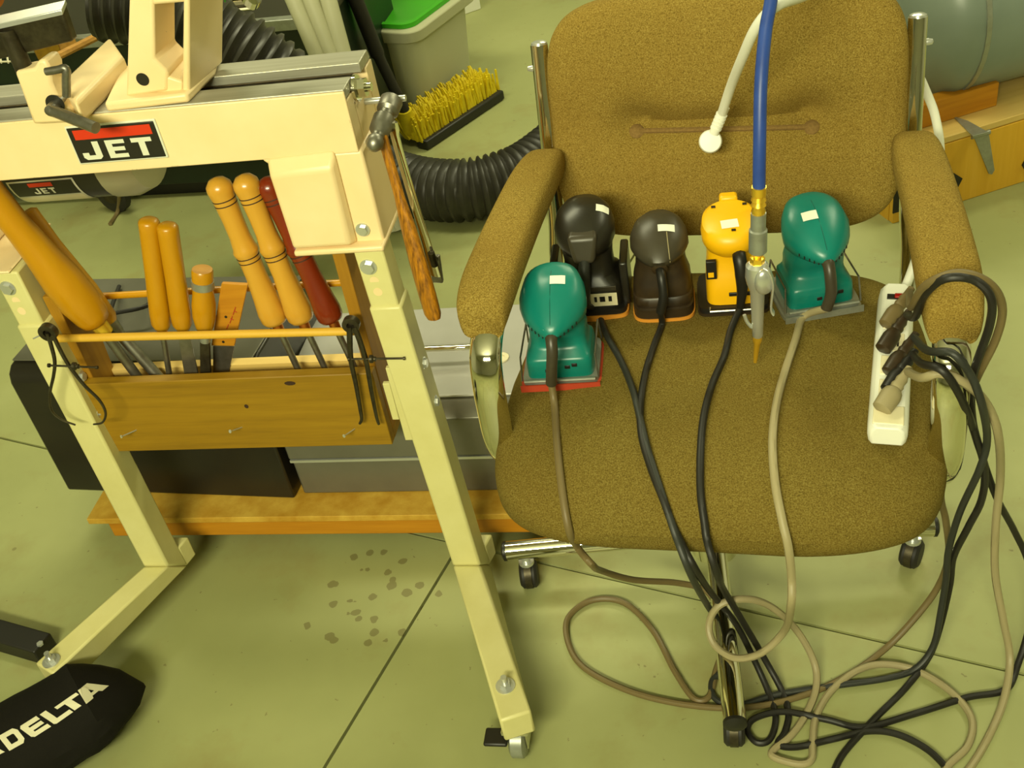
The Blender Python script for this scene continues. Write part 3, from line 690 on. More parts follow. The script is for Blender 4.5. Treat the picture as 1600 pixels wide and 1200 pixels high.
# ---------------------------------------------------------------- dust bag and bar at lower left
b0 = at(216, 1052, .075); b1 = at(-330, 1372, .09); axb = (b1-b0).normalized(); sb = axb.cross(V((0, 0, 1))).normalized(); rings = []
Lb = (b1-b0).length
for i in range(26):
    f = i/25; d = Lb*f
    k = min(1, (d/.085))**.55 if d < .085 else 1.0
    rw = max(.004, .076*k); rh = max(.003, .066*k)
    c_ = b0 + axb*d + V((0, 0, -.075 + max(rh, .035) + .002)); c_.z = max(rh+.003, .045 + .03*k if k < 1 else rh+.003) + (.02*f)
    rings.append([c_ + sb*rw*math.cos(a*math.pi/16)*(1 + .04*math.sin(3*a+i)) + V((0, 0, 1))*rh*math.sin(a*math.pi/16) for a in range(32)])
bag = tag(MB().loft(rings).build('dust_bag', 'bag'), 'black cloth dust bag printed with white lettering on the floor', 'dust bag')
tree = bvh(bag)
for ch, O_, U_, V_ in (('D', (75, 1068), (142, -80), (-88, -112)), ('e', (258, 967), (150, -96), (-112, -82)), ('L', (430, 862), (155, -108), (-118, -76)), ('T', (528, 790), (180, -124), (-103, -60)), ('A', (676, 700), (172, -140), (-116, -62))):
    def fn(a, q):
        r_ = hit((O_[0] + a*U_[0] + q*V_[0])/5, 960 + (O_[1] + a*U_[1] + q*V_[1])/5, tree, .0015); return r_[0] if r_ else at(100, 1100, .1)
    # cut each letter finer so that it follows the cloth
    g_ = MB()
    for poly in GLY[ch]:
        pl = []
        for i in range(len(poly)):
            p, q = poly[i], poly[(i+1) % len(poly)]
            for k in range(3): pl.append((p[0]+(q[0]-p[0])*k/3, p[1]+(q[1]-p[1])*k/3))
        g_.add([fn(a, q) for a, q in pl], [tuple(range(len(pl)))])
    g_.build('letter', 'print', bag, smooth=0, world=True, label='white printed letter ' + ch.upper())
g_ = MB().add([hit(*p, tree, .0015)[0] for p in ((0, 1171), (8, 1175), (0, 1179), (-6, 1178))], [(0, 1, 2, 3)]); g_.build('emblem_corner', 'print', bag, smooth=0, world=True)
e0 = at(66, 1004, .035); e1 = at(-220, 922, .035); de = (e1-e0).normalized(); se = de.cross(V((0, 0, 1))).normalized()*.022
MB_ = MB().hexa([e0-se+V((0, 0, -.034)), e0+se+V((0, 0, -.034)), e1+se+V((0, 0, -.034)), e1-se+V((0, 0, -.034)), e0-se, e0+se, e1+se, e1-se])
bar = thing('steel_bar', 'black steel bar lying beside the dust bag', 'steel bar', V((e0.x, e0.y, 0)))
MB_.build('bar', 'black', bar, bevel=.003, world=True)
MB().rev(e0 - se*.2 + V((0, 0, .0)), (0, 0, 1), [(0, .006), (.004, .006)], 6).build('bar_bolt', 'zinc', bar, world=True)

# ---------------------------------------------------------------- flexible dust hose on the floor
def ribbed(pts, r, pitch, amp, k=30):
    sp = spline(pts, k); 
    # resample evenly
    ds = [0]
    for i in range(1, len(sp)): ds.append(ds[-1] + (sp[i]-sp[i-1]).length)
    n = int(ds[-1]/(pitch/4)); out = []; rr = []; j = 0
    for i in range(n):
        d = ds[-1]*i/(n-1)
        while j < len(ds)-2 and ds[j+1] < d: j += 1
        u = (d-ds[j])/max(1e-9, ds[j+1]-ds[j]); out.append(sp[j] + (sp[j+1]-sp[j])*u); rr.append(r - amp + 2*amp*(1, .85, 0, .15)[i % 4])
    return out, rr
hp_ = [at(905, 205, .085), at(835, 262, .085), at(785, 285, .085), at(720, 298, .085), at(650, 292, .085), at(590, 270, .10), aty(520, 225, 2.55), aty(455, 140, 2.52), aty(400, 92, 2.52), aty(335, 52, 2.54), aty(260, 20, 2.56), aty(150, 5, 2.58)]
o_, r_ = ribbed(hp_, .077, .023, .0060)
tag(MB().tube(o_, r_, 24).build('flexible_hose', 'hose', smooth=60), 'black ribbed flexible dust hose running behind the lathe', 'hose')

# ---------------------------------------------------------------- dark green machine cabinet behind
cA, cB = at(240, 312, 0), at(432, 302, 0); cd_ = (cB-cA).normalized(); CB = Fr((cB.x, cB.y), math.degrees(math.atan2(cd_.y, cd_.x)))
ca = thing('machine_cabinet', 'dark green machine cabinet standing behind the lathe', 'cabinet', CB.w(0, 0, 0), CB.a)
zt = CB.y(420, 37, .02).z; zt = min(.8, max(.3, zt))
cx1 = CB.y(524, 95, 0).x
MB().box((-1.9, .0, .045), (cx1, .55, zt)).build('cabinet_body', 'dkgreen', ca, bevel=.006)
MB().box((-1.9, .03, .0), (cx1-.02, .5, .044)).build('plinth', 'black', ca)
MB().box((-1.91, .02, zt+.001), (cx1+.01, .57, zt+.016)).build('worktop', 'motor', ca, bevel=.002)
MB().box((-1.92, -.012, zt-.012), (cx1+.02, .0195, zt+.018)).build('top_lip', 'galv', ca, bevel=.002)
MB().box((-1.2, -.008, .12), (cx1-.15, -.001, zt-.10)).build('door', 'black', ca, bevel=.003)
wc = CB.z(155, 325, .06)
wh = thing('cart_wheel', 'small dark wheel standing before the cabinet under the motor', 'wheel', CB.w(wc.x, -.06, 0), CB.a)
MB().wheel((0, 0, .062), (.3, 1, 0), .06, .03, 24).build('tyre', 'rubber', wh); MB().wheel((0, 0, .062), (.3, 1, 0), .032, .036, 16).build('hub', 'darksteel', wh)
tag(MB().tube(spline([at(180, 262, .25), at(186, 300, .09), at(184, 330, .01), at(172, 350, .006)], 6), .006, 8).build('power_cable', 'cordbrown'), 'brown cable trailing beside the small wheel', 'cable')
gc = CB.z(327, 36, zt+.017)
gcan = thing('green_can', 'bright green can on the cabinet behind the tailstock', 'can', CB.w(gc.x, gc.y+.04, zt+.0175), CB.a)
MB().rev((0, 0, 0), (0, 0, 1), [(0, .04), (.16, .04)], 24).build('can_body', 'green', gcan); MB().rev((0, 0, .1605), (0, 0, 1), [(0, .042), (.01, .042), (.012, .03), (.013, 0)], 24).build('can_lid', 'green', gcan)
# scrap wood and wire basket on the cabinet
def onp(px, py, z): return at(px, py, z)
zc = zt+.017
for name, lab, cs_, h_, m_ in (('wood_scrap', 'greenish brown wood block on the cabinet behind the tool rest', ((50, 74), (82, 58), (96, 82), (62, 98)), .04, 'pine'), ('wood_scrap', 'orange brown wood block wedged behind the tool rest', ((80, 57), (112, 46), (121, 70), (96, 82)), .045, 'scrapwood')):
    tag(MB().prism([onp(px, py, zc) for px, py in cs_], (0, 0, h_)).build(name, m_, bevel=.002), lab, 'wood scrap')
tag(MB().cyl(onp(82, 92, zc+.06), onp(176, 45, zc+.06), .010, 8).build('wood_stick', 'scrapwood'), 'thin wooden stick lying across the scrap blocks', 'stick')
wbk = thing('wire_basket', 'pale wire basket corner behind the tool rest post', 'basket', onp(5, 95, zc))
for i in range(4): MB().tube([onp(-40, 74+i*8, zc+.05), onp(19, 72+i*8, zc+.05)], .0025, 6).build('wire', 'print', wbk, world=True)
for i in range(4): MB().tube([onp(-14+i*11, 70, zc+.05), onp(-9+i*11, 98, zc+.05)], .0025, 6).build('wire', 'print', wbk, world=True)

# ---------------------------------------------------------------- pipes, tote, carton, broom
for i, (pa, pb) in enumerate((((500, 95), (446, -30)), ((522, 95), (474, -30)), ((540, 98), (505, -30)))):
    p1, p2 = aty(*pb, 2.84), aty(*pa, 2.78); d_ = (p2-p1); a = p1 + d_*((.002-p1.z)/d_.z); b_ = p1 - d_*.4
    tag(MB().cyl(a, b_, .021, 18).build('plastic_pipe', 'pvc'), ('pale plastic pipe leaning farthest from the tote', 'pale plastic pipe, middle of three leaning together', 'pale plastic pipe leaning nearest the tote')[i], 'pipe', 'plastic pipes leaning behind the lathe')
TF_ = Fr((-.088, 3.24), -35)
to = thing('storage_tote', 'cloudy plastic storage tote with a green lid', 'tote', TF_.w(0, 0, 0), TF_.a)
zr = .30
def rrect(x0_, x1_, y0_, y1_, z_, r=.05, n=5):
    pts = []
    for cx_, cy_, a0_ in ((x1_-r, y1_-r, 0), (x0_+r, y1_-r, 90), (x0_+r, y0_+r, 180), (x1_-r, y0_+r, 270)):
        for k in range(n+1): a_ = R(a0_ + 90*k/n); pts.append(V((cx_ + r*math.cos(a_), cy_ + r*math.sin(a_), z_)))
    return pts
MB().loft([rrect(-.31, -.03, .03, .33, .004), rrect(-.33, -.01, .01, .35, zr)]).build('tote_body', 'tote', to)
MB().loft([rrect(-.345, .01, -.01, .37, zr-.035), rrect(-.35, .015, -.015, .375, zr), rrect(-.34, .005, -.005, .365, zr+.004)]).build('tote_rim', 'tote', to, bevel=.003)
MB().loft([rrect(-.335, -.01, .005, .355, zr+.005, .04), rrect(-.335, -.01, .005, .355, zr+.018, .04), rrect(-.32, -.025, .02, .34, zr+.019, .04), rrect(-.31, -.035, .03, .33, zr+.012, .04)]).build('tote_lid', 'green', to)
ctn = at(752, 14, 0); CF_ = Fr((ctn.x, ctn.y), 24)
wb = thing('white_carton', 'white carton at the back beside the tote', 'carton', CF_.w(0, 0, 0), CF_.a)
MB().box((-.3, .0, .0), (.0, .25, .10)).build('carton_body', 'white', wb, bevel=.003); MB().box((-.304, -.004, .1005), (.004, .254, .125)).build('carton_lid', 'white', wb, bevel=.003)
# broom
n0, n1 = at(652, 232, .0), at(772, 152, .0); bd_ = (n1-n0).normalized(); bs = V((-bd_.y, bd_.x, 0))
br = thing('push_broom', 'push broom with yellow bristles and black handle', 'broom', (n0+n1)/2)
Lq = (n1-n0).length
def bx(d, s_, z_): return n0 + bd_*d + bs*s_ + V((0, 0, z_))
MB().hexa([bx(0, -.045, .002), bx(Lq, -.045, .002), bx(Lq, .0, .002), bx(0, .0, .002), bx(0, -.045, .030), bx(Lq, -.045, .030), bx(Lq, .0, .035), bx(0, .0, .035)]).build('broom_block', 'black', br, bevel=.004, world=True)
bm_ = MB()
for i in range(46):
    for j in range(9):
        d = Lq*(i+.5)/46 + random.uniform(-.004, .004); s_ = -.045 + .014*j; 
        a = bx(d, s_*.6, .025); e = bx(d + random.uniform(-.012, .012), s_*1.0 + .02 + random.uniform(-.008, .012), .085 + random.uniform(-.008, .012))
        bm_.cyl(a, e, .0055, 5, .0035)
o = bm_.build('bristles', 'brush', br, world=True, kind='stuff')
f0 = bx(.02, .035, .045); f1 = aty(632, 172, f0.y-.01)
hdir = (f1-f0)
MB().cyl(f0, f1, .026, 16, .022).build('ferrule', 'brush', br, world=True)
f2 = aty(590, 85, f0.y-.03); f3 = aty(548, -20, f0.y-.06)
MB().cyl(f1, f2, .016, 14).build('handle_grip', 'rubber', br, world=True); MB().cyl(f2, f3, .021, 14).build('handle', 'rubber', br, world=True)

# ---------------------------------------------------------------- wooden chest and grey tank at right
k0, k1 = at(1488, 320, 0), at(1600, 284, 0); kd = (k1-k0).normalized(); KF = Fr((k0.x, k0.y), math.degrees(math.atan2(kd.y, kd.x)))
zk = KF.y(1530, 208, 0).z
ch = thing('wooden_chest', 'yellow plywood chest with strap hinge and black corners', 'chest', KF.w(0, 0, 0), KF.a)
KL = .52; kx0 = -.16
MB().box((kx0, 0, .0), (KL, .018, zk-.002)).build('front_board', 'plywood', ch, bevel=.002)
MB().box((kx0, .0185, .0), (KL, .40, zk-.003)).build('chest_body', 'plywood', ch)
MB().box((kx0, .0, zk), (KL, .30, zk+.016)).build('lid', 'plytop', ch, bevel=.002)
yr_ = KF.z(1510, 180, zk+.016).y; xr_ = KF.z(1562, 168, zk+.016).x
MB().box((kx0, yr_, zk+.0165), (xr_, yr_+.038, zk+.075)).build('back_rail', 'lumber', ch, bevel=.002)
a_ = [KF.y(px, py, -.001) for px, py in ((1521, 214), (1544, 208), (1553, 265), (1549, 272), (1544, 271))]
MB().prism(a_, (0, -.003, 0)).build('hinge_strap', 'galv', ch, bevel=.0006)
a_ = [KF.z(px, py, zk+.0165) for px, py in ((1489, 183), (1520, 214), (1544, 208), (1512, 190))]
MB().prism(a_, (0, 0, .003)).build('hinge_strap', 'galv', ch, bevel=.0006)
MB().cyl(KF.y(1518, 214, -.002), KF.y(1546, 206, -.002), .006, 10).build('hinge_knuckle', 'galv', ch)
for cs_ in (((1478, 288), (1490, 270), (1503, 278), (1488, 308)), ((1596, 258), (1606, 240), (1618, 248), (1606, 275))):
    MB().prism([KF.y(px, py, -.0005) for px, py in cs_], (0, -.003, 0)).build('corner_plate', 'black', ch)
MB().box((kx0-.003, -.003, .03), (kx0+.04, -.0003, .10)).build('corner_plate', 'black', ch)
tr_ = .21
ta = at(1400, 172, .12); tb_ = at(1640, 108, .12)
td = V((tb_.x-ta.x, tb_.y-ta.y, 0)).normalized(); tp = V((-td.y, td.x, 0)); 
zt_ = zk + .0172 + tr_; t0 = V((ta.x, ta.y, zt_)) + tp*((.36-zt_)*1.75) - td*.06; 
tk = thing('air_tank', 'grey enamelled steel tank above the wooden chest', 'tank', V((t0.x, t0.y, 0)))
MB().rev(t0 - td*.02, td, [(0, .0), (.01, .09), (.03, .15), (.06, .19), (.10, tr_), (.9, tr_), (.94, .19), (.97, .15), (.99, .09), (1.0, 0)], 40).build('tank_shell', 'tank', tk, world=True)
MB().rev(t0 + td*.10, td, [(0, tr_+.0005), (.0, tr_+.004), (.012, tr_+.004), (.012, tr_+.0005)], 40).build('weld_band', 'galv', tk, world=True)
pm = aty(1436, 30, 2.6)
pump = thing('motor_housing', 'dark motor housing behind the chair back beside the tank', 'motor', V((pm.x, pm.y, 0)))
p2 = aty(1416, 20, 2.75); MB().cyl(V((p2.x, p2.y, 0)), V((p2.x, p2.y, p2.z+.05)), .05, 24).build('housing', 'motor', pump, world=True)
p3 = aty(1443, 15, 2.7); MB().box((p3.x-.03, p3.y-.03, 0), (p3.x+.03, p3.y+.03, p3.z+.05)).build('bracket', 'tank', pump, world=True, bevel=.004)

# ================================================================ THE CHAIR
CF = Fr((.300, 1.277), -18)
CHR = thing('office_chair', 'brown tweed swivel armchair with chrome frame holding the sanders', 'chair', CF.w(0, 0, 0), CF.a)
def seatfn(p):
    k = max(0, -p.y/.275)
    p = p.copy(); p.z += (-.020*k**3 if p.z > 0 else -.006*k) + .004*mnoise.noise(V((p.x*9, p.y*9, 3))) ; p.x *= 1 - .07*max(0, p.y/.275)
    return p
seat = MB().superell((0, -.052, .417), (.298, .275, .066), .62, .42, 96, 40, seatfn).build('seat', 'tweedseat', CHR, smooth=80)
BR = R(11)
BM = Matrix.Translation((0, .305, .678)) @ Matrix.Rotation(-BR, 4, 'X') @ Matrix(((1, 0, 0, 0), (0, 0, -1, 0), (0, 1, 0, 0), (0, 0, 0, 1)))
def backfn(p):
    p = p.copy()
    if p.z > 0:
        y_ = p.y - .0
        for xb in (-.128, .130): p.z -= .024*math.exp(-((p.x-xb)**2 + y_**2)/.034**2)
        s_ = 1/(1+math.exp(-(.128-abs(p.x))/.012))
        p.z -= s_*(.016*math.exp(-(y_/.020)**2) + .006*math.exp(-(y_/.006)**2))
        p.z -= .008*math.exp(-(y_/.05)**2)
    p.x *= 1 + .015*math.cos(p.y*8)
    return p
back = MB().superell((0, 0, 0), (.262, .188, .050), .62, .40, 128, 56, backfn); 
# finer grid over the front is needed for the tufting: use a flat lattice projected on the cushion
def cushion(hx, hy, hz, e1, e2, fn, nx=72, ny=56):
    m = MB(); f = lambda u: math.copysign(1-(1-abs(u))**1.6, u)
    def rim(x, y): return (abs(x/hx)**(2/e2) + abs(y/hy)**(2/e2))**(e2/2)
    vv = {}
    for side in (1, -1):
        for i in range(nx+1):
            for j in range(ny+1):
                a, b_ = f(-1+2*i/nx), f(-1+2*j/ny)
                # square to superellipse disc
                L_ = max(abs(a), abs(b_)); 
                if L_ < 1e-9: x_, y_ = 0, 0
                else:
                    dx, dy = a/L_*hx, b_/L_*hy; r = rim(dx, dy); x_, y_ = dx/r*L_, dy/r*L_
                rr = min(1, rim(x_, y_)); z_ = hz*max(0, 1-rr**(2/e1))**(e1/2)
                p = fn(V((x_, y_, side*z_ if z_ > 1e-6 else side*1e-6))); m.v.append(p)
    n1 = (nx+1)*(ny+1)
    for s_ in (0, 1):
        for i in range(nx):
            for j in range(ny):
                a = s_*n1 + i*(ny+1)+j; q = (a, a+ny+1, a+ny+2, a+1); m.f.append(q if s_ == 0 else tuple(reversed(q)))
    ring_ = [i*(ny+1) for i in range(nx+1)] + [nx*(ny+1)+j for j in range(1, ny+1)] + [i*(ny+1)+ny for i in range(nx-1, -1, -1)] + [j for j in range(ny-1, 0, -1)]
    for k in range(len(ring_)):
        a, b_ = ring_[k], ring_[(k+1) % len(ring_)]; m.f.append((b_, a, a+n1, b_+n1))
    return m
back = cushion(.262, .188, .048, .55, .40, backfn).tf(BM)
backo = back.build('backrest', 'tweed', CHR, smooth=80)
bt = bvh(backo)
for px, py in ((995, 205), (1268, 199)):
    p, n = hit(px, py, bt); p = CF.I @ p; n = CF.I.to_3x3() @ n
    MB().rev(p - n*.004, n, [(0, .012), (.005, .012), (.009, .008), (.0105, 0)], 18).build('button', 'tweedpipe', CHR)
sp_ = []
for k in range(15):
    h_ = hit(1004 + (1260-1004)*k/14, 205 - 6*k/14, bt, .001); sp_.append(CF.I @ h_[0])
MB().tube(spline(sp_, 3), .0042, 8).build('seam_piping', 'tweedpipe', CHR)
# chrome posts
for sx in (-1, 1):
    X = sx*.279
    yz = lambda z: .302 + .19*(z-.66)
    pts = [V((X*.985, yz(z), z)) for z in (.800, .70, .60, .52)] + [V((X, yz(.46)-.002, .46)), V((X, .245, .405)), V((X*.98, .20, .372)), V((X*.9, .12, .352)), V((X*.6, .05, .345))]
    po = MB().strap(spline(pts, 5), .027, .024, (1, 0, 0), .8).build('back_post', 'chrome', CHR, smooth=60)
    MB().rev(V((X*.985, yz(.80), .799)), (0, .19, 1), [(0, .0125), (.004, .012), (.006, .008), (.0065, 0)], 18).build('post_cap', 'zinc', CHR)
    MB().rev(V((X*.985 + sx*.012, yz(.765), .765)), (sx, 0, 0), [(0, .005), (.004, .005), (.009, .004), (.011, 0)], 12).build('post_screw', 'zinc', CHR)
    MB().superell(V((X*.985, yz(.615)-.012, .622)), (.017, .014, .012), .8, .8, 18, 10).build('arm_bracket', 'zinc', CHR)
    # arm pad
    if sx < 0: pr_ = [(.262, .636, -.270, .020), (.250, .640, -.272, .030), (.18, .646, -.277, .035), (.08, .648, -.282, .036), (-.04, .648, -.286, .037), (-.11, .644, -.288, .037), (-.150, .634, -.289, .033), (-.160, .622, -.289, .028)]
    else: pr_ = [(.262, .636, .272, .020), (.250, .640, .273, .030), (.18, .646, .276, .035), (.08, .648, .281, .036), (-.04, .648, .285, .037), (-.11, .644, .287, .037), (-.165, .632, .288, .033), (-.177, .620, .288, .028)]
    sm = spline([V((x_, y_, z_)) for y_, z_, x_, w_ in pr_], 5); ws = spline([V((w_, 0, 0)) for y_, z_, x_, w_ in pr_], 5)
    rings = []
    for p, w_ in zip(sm, ws):
        wd = w_.x; hh = .026*min(1, wd/.034)
        rings.append([p + V((wd*math.copysign(abs(math.cos(a))**.58, math.cos(a)), 0, hh*math.copysign(abs(math.sin(a))**.58, math.sin(a)))) for a in [2*math.pi*k/24 for k in range(24)]])
    MB().loft(rings).build('arm_pad', 'tweed', CHR, smooth=80)
    # front support: flat chrome loop from the pad down to the seat frame
    f_ = -.150 if sx < 0 else -.168
    pts = [V((X*1.02, .10, .616)), V((X*1.025, -.05, .614)), V((X*1.03, f_+.02, .606)), V((X*1.03, f_-.022, .585)), V((X*1.03, f_-.036, .55)), V((X*1.035, f_-.036, .50)), V((X*1.04, f_-.030, .44)), V((X*1.03, f_-.012, .395)), V((X*1.0, f_+.02, .365)), V((X*.93, f_+.07, .350)), V((X*.7, f_+.12, .345))]
    MB().strap(spline(pts, 6), .044, .027, (1, 0, 0), .8).build('arm_support', 'chrome', CHR, smooth=60)
# underside, column and four-star base
MB().box((-.17, -.16, .335), (.17, .12, .3515)).build('seat_plate', 'black', CHR, bevel=.004)
CC = V((-.02, -.013, 0))
MB().cyl(CC + V((0, 0, .075)), CC + V((0, 0, .335)), .024, 20).build('column', 'darksteel', CHR)
MB().cyl(CC + V((0, 0, .060)), CC + V((0, 0, .11)), .038, 24).build('base_hub', 'chrome', CHR)
for ex, ey in ((-.362, -.060), (.322, .030), (.028, -.362), (-.068, .34)):
    E_ = V((ex, ey, .083)); d = (E_ - (CC + V((0, 0, .098)))); dn = d.normalized(); S_ = CC + V((0, 0, .098)) + dn*.03
    tb2 = MB().cyl(S_, E_, .0165, 22).build('base_leg', 'chrome', CHR)
    MB().rev(E_ - dn*.001, dn, [(0, .0168), (.005, .0168), (.008, .012), (.009, 0)], 20).build('leg_cap', 'black', CHR)
    c_ = E_ - dn*.030; fw = V((-dn.y, dn.x, 0)); 
    st_ = MB().cyl(V((c_.x, c_.y, .045)), V((c_.x, c_.y, .07)), .008, 12); st_.rev(V((c_.x, c_.y, .052)), (0, 0, 1), [(0, .013), (.006, .013)], 16); st_.build('caster_stem', 'zinc', CHR)
    wx = dn if abs(ex) > .2 else fw
    wx = V((1, .2, 0)).normalized() if ex < -.2 else (V((1, -.4, 0)).normalized() if ex > .2 else V((1, .05, 0)).normalized())
    MB().wheel(V((c_.x, c_.y, .0245)) , wx, .0245, .030, 22).build('caster_wheel', 'rubber', CHR)
    hd_ = MB().rev(V((c_.x, c_.y, .0265)) - wx*.006, wx, [(0, .027), (.012, .027)], 22); hd_.build('caster_hood', 'darksteel', CHR)

seat_t = bvh(seat)
def seatp(px, py, lift=0):
    h_ = hit(px, py, seat_t, lift); return h_[0] if h_ else None

# ================================================================ SANDERS
def ring(z, hx, hy, yo=0, n=2.2, pinch=0, k=32, tilt=0):
    out = []
    for i in range(k):
        a = 2*math.pi*i/k; c_, s_ = math.cos(a), math.sin(a)
        x_ = hx*math.copysign(abs(c_)**(2/n), c_); y_ = hy*math.copysign(abs(s_)**(2/n), s_)
        if y_ < 0: x_ *= 1 - pinch*(-y_/hy)**1.3
        out.append(V((x_, y_+yo, z + tilt*y_)))
    return out
def place(px, py, rot, depth=.05):
    p = seatp(px, py); f = V((-math.sin(R(rot)), math.cos(R(rot)), 0)); c_ = p + f*depth
    # stand on the cushion under the middle of the base
    h_ = seat_t.ray_cast(V((c_.x, c_.y, 1)), V((0, 0, -1)))
    z_ = max(h_[0].z if h_[0] else p.z, p.z)
    return V((c_.x, c_.y, z_+.0005)), R(rot)
def sticker(objs, px, py, w_, h_, parent, rot=0, m='paper', name='sticker', lift=.0008):
    tr = bvh(*objs); r_ = hit(px, py, tr)
    if r_ is None: return
    p, n = r_; cu = root_matrix(parent).to_3x3() @ V((0, 1, .6)); u = (cu - n*cu.dot(n)).normalized(); v = u.cross(n).normalized()
    q = Matrix.Rotation(R(rot), 3, n); u, v = q @ u, q @ v
    m_ = MB(); g_ = 4; vv = []; ff = []
    for i in range(g_+1):
        for j in range(g_+1):
            s_ = p + v*w_*(i/g_-.5) + u*h_*(j/g_-.5) + n*.02; hh = tr.ray_cast(s_, -n); vv.append((hh[0] if hh[0] else s_-n*.02) + n*lift)
    for i in range(g_):
        for j in range(g_): a = i*(g_+1)+j; ff.append((a, a+1, a+g_+2, a+g_+1))
    m_.add(vv, ff); return m_.build(name, m, parent, world=True)
def cordpts(items, r):
    out = []
    for it in items:
        if isinstance(it, Vector): out.append(it)
        elif it[0] == 'f': out.append(CF.M @ CF.y(it[1], it[2], it[3] if len(it) > 3 else -.338))
        elif len(it) == 2:
            p = seatp(it[0], it[1], r); out.append(p if p else at(it[0], it[1], .4))
        else: out.append(at(*it))
    return out
def cord(parent, items, r, m, name='cord'):
    return MB().tube(spline(cordpts(items, r), 7), r, 9).build(name, m, parent, world=True)
def W(o, *p): return root_matrix(o) @ V(p)

# --- teal sanders
def teal(label, px, py, rot, stick, cord_items, strain, pad, cm, marks, tilt=0):
    loc, rz = place(px, py, rot, .050); o = thing('palm_sander', label, 'sander', loc, rz, 'palm sanders on the chair seat')
    pad_o = MB().loft([ring(.0, .057, .053, 0, 9), ring(.0051, .057, .053, 0, 9)]).build('sandpaper', pad, o)
    MB().loft([ring(.0052, .054, .050, 0, 9), ring(.013, .054, .050, 0, 9)]).build('pad_plate', 'galv', o)
    body = MB().loft([ring(.0135, .047, .043, 0, 8), ring(.030, .047, .043, 0, 8), ring(.041, .0465, .0425, 0, 7), ring(.045, .044, .040, 0, 6), ring(.051, .0405, .034, .004, 4.5), ring(.060, .040, .032, .006, 3.6), ring(.070, .041, .034, .005, 3), ring(.080, .040, .036, .003, 2.6), ring(.090, .036, .036, .001, 2.4), ring(.100, .036, .036, 0, 2.3)]).build('body', 'teal', o, smooth=50)
    head = MB().loft([ring(.088, .026, .036, -.008, 2.2, .40), ring(.093, .038, .047, -.012, 2.3, .46), ring(.100, .0445, .0545, -.013, 2.4, .50), ring(.112, .0465, .055, -.012, 2.4, .50, tilt=.10), ring(.126, .0455, .052, -.008, 2.4, .46, tilt=.22), ring(.138, .040, .044, -.001, 2.4, .36, tilt=.26), ring(.146, .030, .032, .006, 2.3, .22, tilt=.22), ring(.150, .016, .017, .010, 2.1, .1, tilt=.16), ring(.151, .003, .003, .011, 2)]).build('head', 'teal', o, smooth=50)
    # parting line, vents and screws
    tr = bvh(head)
    for k in range(5):
        for sx in (-1, 1):
            a = W(o, sx*(.012 + .0052*k), -.2, .099 + .0012*k); d = (W(o, sx*(.012+.0052*k), 0, .0985 + .0012*k) - a).normalized(); h_ = tr.ray_cast(a, d)
            if h_[0]: MB().cyl(h_[0] - d*.0005 + V((0, 0, -.0022)), h_[0] - d*.0005 + V((0, 0, .0022)), .0009, 6).build('vent_slot', 'black', head, world=True)
    for sx in (-1, 1):
        MB().rev((sx*.033, -.026, .107), (sx*.6, -1, 0), [(0, .003), (.002, .003)], 10).build('screw', 'zinc', head)
        MB().tube([V((sx*.054, -.046, .013)), V((sx*.052, -.040, .050)), V((sx*.052, .040, .050)), V((sx*.054, .046, .013))], .0014, 6).build('paper_clamp_wire', 'steel', o)
    MB().box((-.056, -.0555, .0), (.056, -.0532, .0105)).build('paper_edge', pad, o)
    MB().tube([V((-.050, -.0515, .0155)), V((.050, -.0515, .0155))], .0022, 8).build('paper_clamp_bar', 'galv', o)
    sm_ = [h_[0] for h_ in (tr.ray_cast(W(o, 0, -.11 + .0128*k, .30), (W(o, 0, -.11 + .0128*k, 0) - W(o, 0, -.11 + .0128*k, .3)).normalized()) for k in range(11)) if h_[0]]
    if len(sm_) > 2: MB().tube(sm_, .0006, 6).build('parting_line', 'tealdark', head, world=True)
    st_ = [W(o, 0, -.050, .100), W(o, .0, -.066, .097)] + [W(o, *q_) for q_ in strain]
    MB().tube(spline(st_, 5), [.0085]*6 + [.008]*(5*(len(st_)-1)+1-6), 12).build('strain_relief', 'cordgrey' if False else 'sandgrey', o, world=True)
    sticker([head], *stick, .021, .015, o)
    for gx, gz in marks:
        MB().box((gx-.004, -.0435, gz-.003), (gx+.004, -.0415, gz+.003)).build('marker_scrawl', 'black', o, bevel=.001)
    return o, st_[-1]
S_ = {}
# strip first so that the plugs know where to go
sa, sb_ = seatp(1399, 480), seatp(1386, 672)
sb_ = seatp(1385, 700); pu = (sa-sb_); SLn = pu.length; pu.normalize(); pn = V((0, 0, 1)); pn = (pn - pu*pn.dot(pu)).normalized(); pv = pu.cross(pn).normalized()   # pv = right
if pv.x < 0: pv = -pv
PS = thing('power_strip', 'white power strip with red switch lying on the chair seat', 'power strip', V((sb_.x, sb_.y, sb_.z)))
PSO = sb_ + pn*.010
def ps(a, b_, h_): return PSO + pu*a*SLn + pv*b_ + pn*h_
def psbox(a0, a1, b0, b1, h0, h1):
    return MB().hexa([ps(a0, b0, h0), ps(a0, b1, h0), ps(a1, b1, h0), ps(a1, b0, h0), ps(a0, b0, h1), ps(a0, b1, h1), ps(a1, b1, h1), ps(a1, b0, h1)])
body = MB().loft([[ps(a, b_*k, h_) for b_, h_ in ((-.0225, 0), (.0225, 0), (.0245, .012), (.0225, .022), (.017, .0275), (-.017, .0275), (-.0225, .022), (-.0245, .012))] for a, k in ((-.02, .8), (0, .97), (.06, 1), (.94, 1), (.99, .95), (1.02, .72))])
PB = body.build('housing', 'white', PS, bevel=.002, world=True)
psbox(.005, .12, -.0185, .0185, .0255, .0285).build('end_cover', 'ivory', PS, bevel=.002, world=True)
psbox(.885, .925, -.012, .013, .0262, .0288).build('switch_frame', 'black', PS, bevel=.0005, world=True)
